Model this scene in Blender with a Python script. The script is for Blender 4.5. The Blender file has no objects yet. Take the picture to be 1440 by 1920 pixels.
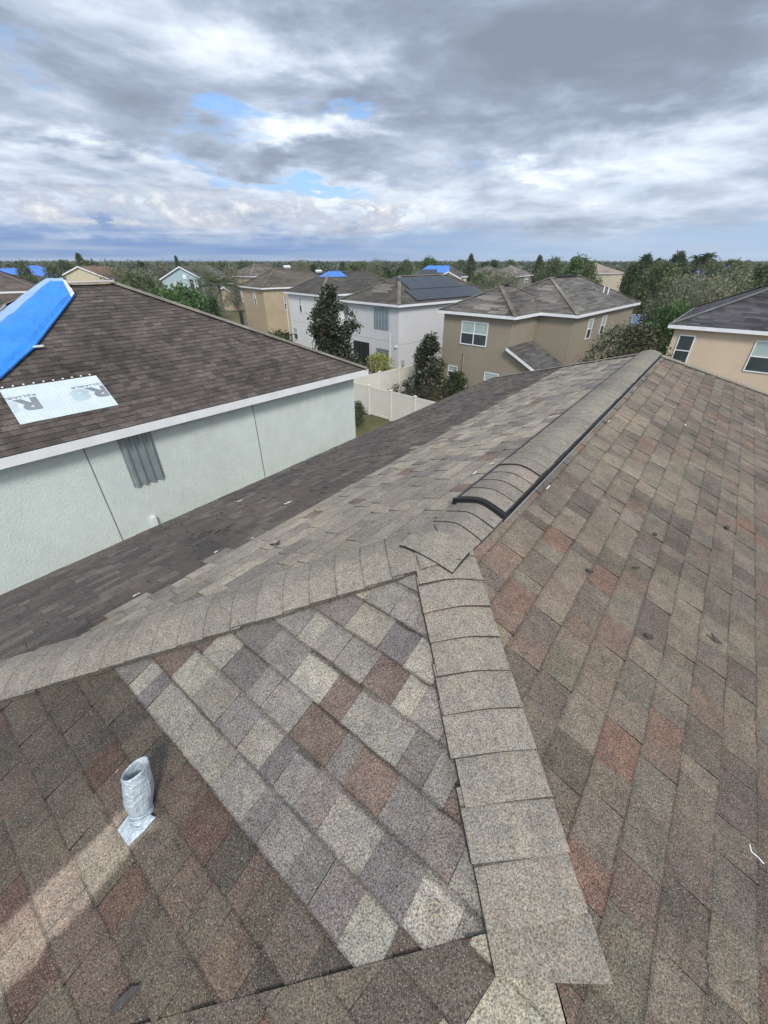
import bpy, math, random
import numpy as np
from mathutils import Vector, Matrix, noise as mnoise

# ------------------------------------------------------------ camera, sky, sun, exposure
scene = bpy.context.scene
CZ = 8.27                      # eye height above the lawn
PITCH = 32.146                 # degrees below the horizon
FPX = 745.5                    # focal length in pixels of a 1440 px wide picture
SUN_AZ, SUN_EL = 172.0, 42.0

cam_d = bpy.data.cameras.new('camera')
cam_d.sensor_fit = 'HORIZONTAL'; cam_d.sensor_width = 36.0
cam_d.lens = FPX / 1440 * 36.0
cam_d.clip_start = 0.05; cam_d.clip_end = 60000
cam = bpy.data.objects.new('camera', cam_d)
scene.collection.objects.link(cam)
cam.location = (0, 0, CZ)
cam.rotation_euler = (math.radians(90 - PITCH), 0, 0)
scene.camera = cam
scene.view_settings.view_transform = 'Standard'
scene.view_settings.look = 'None'
scene.view_settings.gamma = 1
scene.view_settings.exposure = 0.85

P_ = math.radians(PITCH)
def ray(u, v):
    dx = (u - 720) / FPX; dy = -(v - 960) / FPX
    return Vector((dx, math.cos(P_) + dy * math.sin(P_), -math.sin(P_) + dy * math.cos(P_)))
def at(u, v, z):                       # where the sight line meets height z
    d = ray(u, v); t = (z - CZ) / d.z
    return Vector((d.x * t, d.y * t, z))
def on_plane(u, v, p0, n):
    d = ray(u, v); c = Vector((0, 0, CZ)); t = (Vector(p0) - c).dot(n) / d.dot(n)
    return c + d * t
def azel(u, v):
    d = ray(u, v).normalized(); return math.atan2(d.x, d.y), math.asin(d.z)
def az(a):
    a = math.radians(a); return Vector((math.sin(a), math.cos(a), 0))

class NT:                              # small helper for writing node trees
    def __init__(s, tree): s.t = tree; s.n = tree.nodes; s.l = tree.links
    def new(s, typ, **kw):
        n = s.n.new(typ)
        for k, v in kw.items(): setattr(n, k, v)
        return n
    def put(s, sock, v):
        if isinstance(v, bpy.types.NodeSocket): s.l.new(v, sock)
        elif v is not None:
            if hasattr(sock.default_value, '__len__') and not hasattr(v, '__len__'): v = (v,) * len(sock.default_value)
            if hasattr(sock.default_value, '__len__') and len(sock.default_value) == 4 and len(v) == 3: v = (*v, 1)
            sock.default_value = v
    def m(s, op, a, b=None, c=None, clamp=False):
        n = s.new('ShaderNodeMath', operation=op, use_clamp=clamp)
        s.put(n.inputs[0], a)
        if b is not None: s.put(n.inputs[1], b)
        if c is not None: s.put(n.inputs[2], c)
        return n.outputs[0]
    def vm(s, op, a, b=None, sc=None):
        n = s.new('ShaderNodeVectorMath', operation=op)
        s.put(n.inputs[0], a)
        if b is not None: s.put(n.inputs[1], b)
        if sc is not None: s.put(n.inputs['Scale'], sc)
        return n.outputs[0]
    def noise(s, vec, scale, detail=4, rough=.55, dist=0.0, color=False):
        n = s.new('ShaderNodeTexNoise'); n.inputs['Scale'].default_value = scale
        n.inputs['Detail'].default_value = detail; n.inputs['Roughness'].default_value = rough
        n.inputs['Distortion'].default_value = dist
        if vec is not None: s.l.new(vec, n.inputs['Vector'])
        return n.outputs[1] if color else n.outputs[0]
    def mr(s, v, a, b, c, d, smooth=True):
        n = s.new('ShaderNodeMapRange', interpolation_type='SMOOTHSTEP' if smooth else 'LINEAR', clamp=True)
        for i, x in enumerate((v, a, b, c, d)): s.put(n.inputs[i], x)
        return n.outputs[0]
    def mix(s, f, a, b, blend='MIX'):
        n = s.new('ShaderNodeMix', data_type='RGBA', blend_type=blend)
        s.put(n.inputs[0], f); s.put(n.inputs[6], a); s.put(n.inputs[7], b)
        return n.outputs[2]
    def comb(s, x, y, z):
        n = s.new('ShaderNodeCombineXYZ')
        s.put(n.inputs[0], x); s.put(n.inputs[1], y); s.put(n.inputs[2], z); return n.outputs[0]
    def sep(s, v):
        n = s.new('ShaderNodeSeparateXYZ'); s.l.new(v, n.inputs[0]); return n.outputs

# --- world: Nishita blue seen through gaps of a broken layer of cloud
w = bpy.data.worlds.new('World'); scene.world = w; w.use_nodes = True
W = NT(w.node_tree); W.n.clear()
out = W.new('ShaderNodeOutputWorld'); bg = W.new('ShaderNodeBackground')
sky = W.new('ShaderNodeTexSky', sky_type='NISHITA'); sky.sun_disc = False
sky.sun_elevation = math.radians(SUN_EL); sky.sun_rotation = math.radians(SUN_AZ)
sky.dust_density = .6
tc = W.new('ShaderNodeTexCoord')
dirv = W.vm('NORMALIZE', tc.outputs['Generated'])
X, Y, Z = W.sep(dirv)
zc = W.m('MAXIMUM', Z, 0.0)
den = W.m('ADD', zc, 0.045)
pc = W.comb(W.m('DIVIDE', X, den), W.m('DIVIDE', Y, den), 0.0)
pc = W.vm('ADD', pc, (3.7, 1.3, 0))
AZ = W.m('ARCTAN2', X, Y); EL = W.m('ARCSINE', Z)
pfl = W.comb(W.m('MULTIPLY', AZ, 2.2), W.m('MULTIPLY', EL, 7.5), 4.4)     # soft lumps with flattened bases
nA = W.noise(pc, .34, 6, .5, .5)
nB = W.noise(pc, 1.5, 6, .6, .3)
nC = W.noise(pfl, 1.6, 8, .58, .5)
nD = W.noise(pfl, 5.5, 6, .6, .2)
nW = W.noise(pfl, 3.2, 5, .6, color=True)
wx, wy, wz = W.sep(nW)
AZw = W.m('ADD', AZ, W.m('MULTIPLY', W.m('SUBTRACT', wx, .5), .34))
ELw = W.m('ADD', EL, W.m('MULTIPLY', W.m('SUBTRACT', wy, .5), .13))
def blob(u, v, ru, rv, rot=0, k=1.0):
    a0, e0 = azel(u, v); a1, e1 = azel(u + ru, v); _, e2 = azel(u, v - rv)
    ra = abs(a1 - a0); re = abs(e2 - e0)
    dx = W.m('SUBTRACT', AZw, a0); dy = W.m('SUBTRACT', ELw, e0)
    c, s_ = math.cos(rot), math.sin(rot)
    if rot:
        x2 = W.m('ADD', W.m('MULTIPLY', dx, c), W.m('MULTIPLY', dy, s_))
        y2 = W.m('SUBTRACT', W.m('MULTIPLY', dy, c), W.m('MULTIPLY', dx, s_))
    else: x2, y2 = dx, dy
    q = W.m('ADD', W.m('POWER', W.m('ABSOLUTE', W.m('DIVIDE', x2, ra)), 2), W.m('POWER', W.m('ABSOLUTE', W.m('DIVIDE', y2, re)), 2))
    return W.m('MULTIPLY', W.m('POWER', 2.718, W.m('MULTIPLY', q, -1.0)), k)
def total(lst):
    r = lst[0]
    for x in lst[1:]: r = W.m('ADD', r, x)
    return r
B = W.m('ADD', .575, W.m('MULTIPLY', W.m('SUBTRACT', nA, .5), .95))
B = W.m('ADD', B, W.m('MULTIPLY', W.m('SUBTRACT', nB, .5), .26))
B = W.m('ADD', B, W.m('MULTIPLY', W.m('SUBTRACT', nC, .5), 1.35))
B = W.m('ADD', B, W.m('MULTIPLY', W.m('SUBTRACT', nD, .5), .5))
B = W.m('ADD', B, total([blob(1080, 80, 430, 165, 0, -.46), blob(1330, 120, 240, 110, .3, -.24), blob(760, 200, 160, 60, 0, -.2),
                         blob(540, 295, 230, 28, 0, -.3), blob(230, 60, 200, 60, 0, -.12), blob(120, 215, 240, 40, 0, -.15), blob(1150, 360, 350, 30, 0, -.15),
                         blob(500, 95, 180, 55, 0, .33), blob(330, 120, 120, 50, 0, .15), blob(590, 240, 110, 30, 0, .5), blob(1290, 255, 220, 60, 0, .18), blob(130, 290, 260, 32, 0, .42),
                         blob(650, 370, 260, 30, 0, .35), blob(120, 350, 300, 26, 0, .25), blob(1010, 320, 90, 18, 0, .4)]))
ramp = W.new('ShaderNodeValToRGB'); W.l.new(B, ramp.inputs[0])
cr = ramp.color_ramp; cr.elements[0].position = .0; cr.elements[0].color = (.142, .170, .215, 1)
cr.elements[1].position = 1.0; cr.elements[1].color = (.55, .585, .62, 1)
for p, c in ((.26, (.178, .210, .265, 1)), (.48, (.250, .292, .365, 1)), (.74, (.40, .445, .51, 1))):
    e = cr.elements.new(p); e.color = c
gap = total([blob(450, 205, 62, 30, 0, .95), blob(645, 205, 55, 20, 0, .9), blob(15, 75, 75, 55, 0, .75), blob(600, 344, 150, 13, -.06, 1.2), blob(390, 312, 60, 10, -.2, .7),
             blob(890, 310, 80, 9, 0, .7), blob(380, 235, 60, 20, 0, .6), blob(520, 225, 50, 20, 0, .5), blob(300, 285, 120, 10, 0, .35)])
gapf = W.mr(W.m('ADD', gap, W.m('ADD', W.m('MULTIPLY', W.m('SUBTRACT', nD, .5), 1.1), W.m('MULTIPLY', W.m('SUBTRACT', nC, .5), .9))), .15, 1.15, 0, .9)
skyc = W.vm('SCALE', sky.outputs[0], sc=.085)
blue = W.mix(.7, skyc, (.13, .28, .56))
col = W.mix(gapf, ramp.outputs[0], blue)
# dark blue rain band under the cloud base on the left, paler to the right, and the row of puffs above it
hb = W.mr(ELw, .028, .075, 1, 0)
side = W.mr(AZ, -.35, .5, 0, 1)
bandc = W.mix(side, (.085, .155, .31), (.23, .31, .42))
stre = W.noise(W.comb(W.m('MULTIPLY', AZ, 3), W.m('MULTIPLY', EL, 60), 0.0), 1.3, 5, .6)
bandc = W.mix(W.mr(stre, .42, .75, 0, .55), bandc, (.31, .345, .40))
col = W.mix(W.m('MULTIPLY', hb, .88), col, bandc)
nP = W.noise(W.comb(W.m('MULTIPLY', AZ, 13), W.m('MULTIPLY', EL, 26), 1.0), 1.4, 6, .62)
rowz = W.m('MULTIPLY', W.mr(EL, .050, .060, 0, 1), W.mr(EL, .085, .125, 1, 0))
puff = W.m('MULTIPLY', W.m('MULTIPLY', rowz, W.mr(nP, .43, .53, 0, 1)), W.mr(AZ, .0, .14, 1.0, .15))
top = W.mr(nP, .5, .75, 0, 1)
col = W.mix(puff, col, W.mix(top, (.30, .325, .385), (.50, .505, .51)))
col = W.vm('SCALE', col, sc=W.mr(Y, -.05, -.55, 1.07, 1.8))  # unseen sky behind the camera brightened to fill walls facing it
W.l.new(col, bg.inputs[0]); bg.inputs[1].default_value = 1.0
W.l.new(bg.outputs[0], out.inputs[0])

sl = bpy.data.lights.new('sun', 'SUN'); sl.energy = 1.5; sl.angle = math.radians(14); sl.color = (1, .955, .88)
so = bpy.data.objects.new('sun', sl); scene.collection.objects.link(so)
sd = az(SUN_AZ) * math.cos(math.radians(SUN_EL)) + Vector((0, 0, math.sin(math.radians(SUN_EL))))
so.rotation_euler = (-sd).to_track_quat('-Z', 'Y').to_euler()

# ------------------------------------------------------------ mesh and tagging helpers
COL = scene.collection
rnd = random.Random(7)
class MB:
    def __init__(s): s.v = []; s.f = []; s.c = []; s.uv = []; s.mi = []; s.hasc = False; s.sm = []
    def poly(s, pts, col=None, uv=None, mi=0, smooth=False):
        b = len(s.v); s.v += [tuple(p) for p in pts]; s.f.append(tuple(range(b, b + len(pts))))
        s.mi.append(mi); s.sm.append(smooth)
        if col is not None: s.hasc = True
        c = col if col is not None else (1, 1, 1, 0)
        if len(c) == 3: c = (*c, 0)
        s.c += [c] * len(pts)
        s.uv += uv if uv else [(0, .5)] * len(pts)
    def box(s, o, ex, ey, ez, col=None, mi=0):    # o corner, ex ey ez edge vectors
        o = Vector(o); ex = Vector(ex); ey = Vector(ey); ez = Vector(ez)
        if ex.cross(ey).dot(ez) < 0: ex, ey = ey, ex
        a, b, c, d = o, o + ex, o + ex + ey, o + ey
        A, B_, C_, D = a + ez, b + ez, c + ez, d + ez
        for q in ((a, d, c, b), (A, B_, C_, D), (a, b, B_, A), (b, c, C_, B_), (c, d, D, C_), (d, a, A, D)):
            s.poly(q, col, mi=mi)
    def tube(s, pts, rad, n=8, col=None, cap=True, mi=0):
        pts = [Vector(p) for p in pts]
        if not hasattr(rad, '__len__'): rad = [rad] * len(pts)
        b = len(s.v); rings = []
        for i, p in enumerate(pts):
            t = (pts[min(i + 1, len(pts) - 1)] - pts[max(i - 1, 0)]).normalized()
            x = t.orthogonal().normalized() if i == 0 else (px - t * px.dot(t)).normalized()
            px = x; y = t.cross(x)
            rings.append([p + (x * math.cos(2 * math.pi * k / n) + y * math.sin(2 * math.pi * k / n)) * rad[i] for k in range(n)])
        for r in rings: s.v += [tuple(q) for q in r]
        for i in range(len(pts) - 1):
            for k in range(n):
                s.f.append((b + i * n + k, b + i * n + (k + 1) % n, b + (i + 1) * n + (k + 1) % n, b + (i + 1) * n + k))
                s.mi.append(mi); s.sm.append(True); s.c += [(*col, 0) if col else (1, 1, 1, 0)] * 4; s.uv += [(0, 0)] * 4
        if col: s.hasc = True
        if cap:
            s.poly(list(reversed(rings[0])), col, mi=mi); s.poly(rings[-1], col, mi=mi)
    def build(s, name, mats, parent=None, merge=False):
        me = bpy.data.meshes.new(name); me.from_pydata(s.v, [], s.f)
        if not isinstance(mats, (list, tuple)): mats = [mats]
        for m in mats: me.materials.append(m)
        me.polygons.foreach_set('material_index', s.mi)
        me.polygons.foreach_set('use_smooth', s.sm)
        if s.hasc:
            ca = me.color_attributes.new('col', 'FLOAT_COLOR', 'CORNER')
            ca.data.foreach_set('color', np.array(s.c, dtype=np.float32).ravel())
        u = me.uv_layers.new(name='UVMap'); u.data.foreach_set('uv', np.array(s.uv, dtype=np.float32).ravel())
        me.update()
        o = bpy.data.objects.new(name, me); COL.objects.link(o)
        if parent: o.parent = parent; o.matrix_parent_inverse = Matrix.Translation(-parent.location) if parent.type == 'EMPTY' else Matrix.Identity(4)
        return o
def tag(o, label, cat, group=None, kind=None):
    if label: o['label'] = label
    if cat: o['category'] = cat
    if group: o['group'] = group
    if kind: o['kind'] = kind
    return o
def empty(name, label, cat, loc, group=None):
    o = bpy.data.objects.new(name, None); o.location = loc; o.empty_display_size = .2; COL.objects.link(o)
    return tag(o, label, cat, group)

# ------------------------------------------------------------ materials
def mat(name):
    m = bpy.data.materials.new(name); m.use_nodes = True
    T = NT(m.node_tree); bs = T.n['Principled BSDF']; return m, T, bs
def objco(T):
    return T.new('ShaderNodeTexCoord').outputs['Object']
def plain(name, col, rough=.7, metal=0, var=.12, scale=3.0, bump=0, bscale=60, spec=.5):
    m, T, bs = mat(name); co = objco(T)
    n = T.noise(co, scale, 5, .6)
    f = T.mr(n, .3, .7, 1 - var, 1 + var, False)
    T.put(bs.inputs['Base Color'], T.vm('SCALE', (*col,), sc=f))
    bs.inputs['Roughness'].default_value = rough; bs.inputs['Metallic'].default_value = metal
    bs.inputs['Specular IOR Level'].default_value = spec
    if bump:
        b = T.new('ShaderNodeBump'); b.inputs['Strength'].default_value = bump; b.inputs['Distance'].default_value = .01
        T.l.new(T.noise(co, bscale, 4, .6), b.inputs['Height']); T.l.new(b.outputs[0], bs.inputs['Normal'])
    return m
def shingle_mat(name, gran=1.0, gscale=230, stain=.25, sscale=1.1, moss=(1, 1, 1), clean=None):
    m, T, bs = mat(name); co = objco(T)
    at_ = T.new('ShaderNodeAttribute'); at_.attribute_name = 'col'
    c = at_.outputs['Color']; al = at_.outputs['Alpha']
    uv = T.new('ShaderNodeUVMap'); uv.uv_map = 'UVMap'
    U_, V_, _ = T.sep(uv.outputs[0])
    g = T.noise(co, gscale, 2.5, .75)
    gf = T.mr(g, .33, .68, 1 - .62 * gran, 1 + .75 * gran, False)
    sp = T.noise(co, gscale * 1.7, 1.0, .5)
    spf = T.mr(sp, .64, .76, 0, .55 * gran)
    s1 = T.noise(co, sscale, 6, .62, .3)
    sf = T.mr(s1, .3, .7, 1 - stain, 1 + stain * .8, False)
    s2 = T.noise(co, 9.0, 4, .6)
    sf = T.m('MULTIPLY', sf, T.mr(s2, .3, .7, 1 - stain * .45, 1 + stain * .45, False))
    band = T.m('MULTIPLY', T.mr(T.m('ADD', V_, T.m('MULTIPLY', T.m('SUBTRACT', s2, .5), .25)), .86, .96, 0, 1), al)  # printed dark band, with the shade under the butt above painted in
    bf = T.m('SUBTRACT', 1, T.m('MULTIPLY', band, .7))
    c2 = T.mix(T.mr(s1, .42, .66, 0, .5), c, T.mix(1, c, moss, 'MULTIPLY'))
    if clean:
        p0, p1 = clean; d = (p1 - p0).normalized(); Lc = (p1 - p0).length
        rel = T.vm('SUBTRACT', co, tuple(p0)); tdn = T.new('ShaderNodeVectorMath', operation='DOT_PRODUCT'); T.put(tdn.inputs[0], rel); T.put(tdn.inputs[1], tuple(d)); td = tdn.outputs['Value']
        per = T.vm('SUBTRACT', rel, T.vm('SCALE', tuple(d), sc=td)); ln = T.new('ShaderNodeVectorMath', operation='LENGTH'); T.put(ln.inputs[0], per)
        w_ = T.m('ADD', .074, T.m('MULTIPLY', td, .03)); en = T.noise(co, 11, 4, .65)
        q = T.m('ADD', T.m('DIVIDE', ln.outputs['Value'], w_), T.m('MULTIPLY', T.m('SUBTRACT', en, .5), .9))
        mk = T.m('MULTIPLY', T.mr(q, .8, 1.15, 1, 0), T.m('MULTIPLY', T.mr(td, -.07, -.02, 0, 1), T.mr(td, .55, .9, 1, .35)))
        c2 = T.mix(mk, c2, T.vm('ADD', T.vm('SCALE', c2, sc=1.15), (.125, .107, .085)))
    mg = T.noise(co, gscale * .42, 3, .7)
    c2 = T.mix(T.mr(mg, .50, .68, 0, .38 * min(1, gran)), c2, T.mix(1, c2, (1.25, .86, .72), 'MULTIPLY'))
    hv = T.noise(co, 26, 4, .65, .8, color=True); hx, hy, hz_ = T.sep(hv)
    c2 = T.mix(T.mr(hx, .42, .62, 0, .75), c2, T.mix(1, c2, (1.17, 1.12, 1.04), 'MULTIPLY'))
    c2 = T.mix(T.mr(hy, .42, .62, 0, .75), c2, T.mix(1, c2, (.81, .80, .80), 'MULTIPLY'))
    blot = T.noise(co, 17, 5, .7, .6)
    c2 = T.mix(T.mr(blot, .5, .72, 0, .42), c2, T.vm('SCALE', c2, sc=.58))
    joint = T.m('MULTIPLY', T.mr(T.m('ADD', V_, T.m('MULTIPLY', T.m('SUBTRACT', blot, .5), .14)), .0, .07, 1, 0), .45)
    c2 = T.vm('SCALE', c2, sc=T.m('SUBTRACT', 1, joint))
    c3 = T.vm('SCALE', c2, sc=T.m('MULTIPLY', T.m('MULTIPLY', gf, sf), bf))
    c4 = T.mix(spf, c3, (.62, .60, .54))
    T.l.new(c4, bs.inputs['Base Color']); bs.inputs['Roughness'].default_value = .92
    bs.inputs['Specular IOR Level'].default_value = .25
    b = T.new('ShaderNodeBump'); b.inputs['Strength'].default_value = .5; b.inputs['Distance'].default_value = .002
    T.l.new(g, b.inputs['Height']); T.l.new(b.outputs[0], bs.inputs['Normal'])
    return m
def leaf_mat(name, rough=.45, trans=.25):
    m, T, bs = mat(name)
    at_ = T.new('ShaderNodeAttribute'); at_.attribute_name = 'col'
    bs.inputs['Roughness'].default_value = rough; T.l.new(at_.outputs['Color'], bs.inputs['Base Color'])
    tr = T.new('ShaderNodeBsdfTranslucent'); T.l.new(at_.outputs['Color'], tr.inputs[0])
    mx = T.new('ShaderNodeMixShader'); mx.inputs[0].default_value = trans
    T.l.new(bs.outputs[0], mx.inputs[1]); T.l.new(tr.outputs[0], mx.inputs[2])
    T.l.new(mx.outputs[0], T.n['Material Output'].inputs[0])
    return m
def stucco(name, col, var=.05, bump=.6):
    m, T, bs = mat(name); co = objco(T)
    a = T.noise(co, .55, 5, .65); b_ = T.noise(co, 5, 5, .6)
    f = T.m('MULTIPLY', T.mr(a, .3, .7, 1 - var, 1 + var, False), T.mr(b_, .3, .7, 1 - var * .6, 1 + var * .6, False))
    T.put(bs.inputs['Base Color'], T.vm('SCALE', (*col,), sc=f)); bs.inputs['Roughness'].default_value = .9
    bs.inputs['Specular IOR Level'].default_value = .2
    bp = T.new('ShaderNodeBump'); bp.inputs['Strength'].default_value = bump; bp.inputs['Distance'].default_value = .014
    T.l.new(T.noise(co, 22, 6, .65, .6), bp.inputs['Height']); T.l.new(bp.outputs[0], bs.inputs['Normal'])
    return m
def tarp_mat(name, col):
    m, T, bs = mat(name); co = objco(T)
    T.put(bs.inputs['Base Color'], T.vm('SCALE', (*col,), sc=T.mr(T.noise(co, 2.2, 4, .6), .3, .7, .88, 1.1, False)))
    bs.inputs['Roughness'].default_value = .38; bs.inputs['Coat Weight'].default_value = .25; bs.inputs['Coat Roughness'].default_value = .3
    bp = T.new('ShaderNodeBump'); bp.inputs['Strength'].default_value = .9; bp.inputs['Distance'].default_value = .06
    T.l.new(T.noise(co, 5, 5, .6, 1.2), bp.inputs['Height']); T.l.new(bp.outputs[0], bs.inputs['Normal'])
    return m

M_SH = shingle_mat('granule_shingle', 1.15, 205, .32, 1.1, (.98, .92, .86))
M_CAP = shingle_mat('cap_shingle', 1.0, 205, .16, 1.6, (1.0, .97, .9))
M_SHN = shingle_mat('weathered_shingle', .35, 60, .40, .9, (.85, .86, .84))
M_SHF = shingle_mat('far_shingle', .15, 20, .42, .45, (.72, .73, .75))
M_WHITE = plain('white_painted_trim', (.72, .73, .74), .5, var=.07, scale=2.5)
M_MINT = stucco('pale_mint_stucco', (.585, .645, .615), .075, 1.0)
M_TAN = stucco('tan_stucco', (.275, .24, .185), .07)
M_LAV = stucco('pale_grey_stucco', (.57, .565, .57), .04)
M_WST = stucco('white_stucco', (.68, .68, .665), .04)
M_BEI = stucco('ochre_stucco', (.42, .34, .235), .07)
M_PEA = stucco('peach_stucco', (.56, .45, .335), .04)
M_GREY = stucco('grey_brown_stucco', (.20, .185, .15), .05)
M_CREAM = stucco('cream_stucco', (.52, .46, .33), .04)
M_BLUH = stucco('light_blue_siding', (.34, .44, .47), .03)
M_DK = plain('dark_groove', (.16, .17, .16), .8)
M_BLACK = plain('black_plastic', (.012, .012, .014), .5)
M_DARKROOM = plain('dark_interior_shade', (.02, .021, .023), .6)  # near black, for flat panels standing in for shade inside openings
M_GALV = plain('galvanised_steel', (.36, .42, .45), .38, .55, .12, 4)
M_FOIL = plain('white_flashing_wrap', (.52, .585, .63), .36, .35, .16, 22, 1.0, 55)
M_GLASSD = plain('dark_window_glass', (.05, .062, .066), .12, 0, .2, 2)
M_GLASSL = plain('blind_behind_glass', (.36, .44, .42), .15, 0, .1, 3)
M_SOLAR = plain('solar_cell', (.035, .04, .052), .22, .2, .15, 1.5)
M_TARP = tarp_mat('blue_tarp_fabric', (.02, .24, .78))
M_TARPF = tarp_mat('far_blue_tarp_fabric', (.05, .20, .68))
M_VINYL = plain('cream_vinyl', (.64, .615, .55), .5, 0, .05, 1.2)
M_BARK = plain('bark', (.12, .10, .08), .9, 0, .3, 8, .8, 30)
M_LEAF = leaf_mat('glossy_leaf', .42, .12)
M_LEAF2 = leaf_mat('soft_leaf', .65, .38)
M_PIPE = plain('tan_downspout_paint', (.30, .24, .17), .6)
M_DECK = plain('roofing_felt', (.03, .03, .03), .9)
M_SCRAP = plain('dark_asphalt_scrap', (.05, .047, .045), .8, 0, .3, 40)
M_WBIT = plain('white_debris', (.7, .7, .68), .6)
M_STRAW = plain('dry_straw', (.46, .36, .18), .6)

# ------------------------------------------------------------ shingled slopes
def clip(poly, cp):
    outp = list(poly)
    n = len(cp)
    area = sum(cp[i][0] * cp[(i + 1) % n][1] - cp[(i + 1) % n][0] * cp[i][1] for i in range(n))
    sg = 1 if area > 0 else -1
    for i in range(n):
        a, b = cp[i], cp[(i + 1) % n]; inp = outp; outp = []
        if not inp: return []
        def side(p): return sg * ((b[0] - a[0]) * (p[1] - a[1]) - (b[1] - a[1]) * (p[0] - a[0]))
        for j in range(len(inp)):
            p, q = inp[j], inp[(j + 1) % len(inp)]; sp, sq = side(p), side(q)
            if sp >= 0: outp.append(p)
            if (sp >= 0) != (sq >= 0):
                t = sp / (sp - sq); outp.append((p[0] + (q[0] - p[0]) * t, p[1] + (q[1] - p[1]) * t))
    return outp
def lay(mb, O, U, V, N, poly, pal, expo=.143, wr=(.1, .34), th=.006, raise_=.004, phase=0, seed=1, flat=False, jit=.002, lift=0.0, skew=0.0):
    rg = random.Random(seed)
    us = [p[0] for p in poly]; vs = [p[1] for p in poly]
    k0 = math.floor((min(vs) - phase) / expo) - 1; k1 = math.ceil((max(vs) - phase) / expo) + 1
    ov = .012
    for k in range(k0, k1):
        v0 = phase + k * expo + rg.uniform(-jit, jit)
        u = min(us) - rg.uniform(0, wr[1]) - .4; up = False
        while u < max(us) + .4:
            wd = rg.uniform(*wr); up = (rg.random() < .5) if not up else (rg.random() < .2)
            col, band = pal(u + wd / 2, v0 + expo / 2, k, rg)
            dz = raise_ if up else 0
            vb = v0 + (rg.uniform(-jit, jit))
            a = skew
            e_ = .0012 if up else -.0015
            q = [(u + e_, vb), (u + wd * .5, vb + rg.uniform(-jit, jit) * .7), (u + wd - e_, vb + rg.uniform(-jit, jit)), (u + wd + a - e_, v0 + expo + ov), (u + a + e_, v0 + expo + ov)]
            u += wd
            pg = clip(q, poly)
            if len(pg) < 3: continue
            j = rg.uniform(.93, 1.07)
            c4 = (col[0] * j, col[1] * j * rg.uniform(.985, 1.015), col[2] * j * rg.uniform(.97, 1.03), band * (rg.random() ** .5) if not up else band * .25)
            def h(v): return lift + (th + dz) * max(0, 1 - (v - v0) / (expo + ov)) + .0008
            tp = [O + U * p[0] + V * p[1] + N * (0.0 if flat else h(p[1])) for p in pg]
            uvs = [(p[0], (p[1] - v0) / expo) for p in pg]
            if (tp[1] - tp[0]).cross(tp[2] - tp[0]).dot(N) < 0: tp.reverse(); uvs.reverse()
            mb.poly(tp, c4, uvs)
            if not flat:
                dk = (c4[0] * .12, c4[1] * .12, c4[2] * .12, 0)  # butt and side faces coloured dark to deepen the butt shadow line
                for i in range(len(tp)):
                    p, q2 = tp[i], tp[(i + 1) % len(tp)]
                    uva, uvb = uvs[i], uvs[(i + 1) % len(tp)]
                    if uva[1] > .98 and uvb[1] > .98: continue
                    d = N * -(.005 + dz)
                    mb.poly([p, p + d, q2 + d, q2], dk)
def pick(rg, tab):
    x = rg.random() * sum(t[0] for t in tab)
    for t in tab:
        x -= t[0]
        if x <= 0: return t[1]
    return tab[-1][1]
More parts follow.
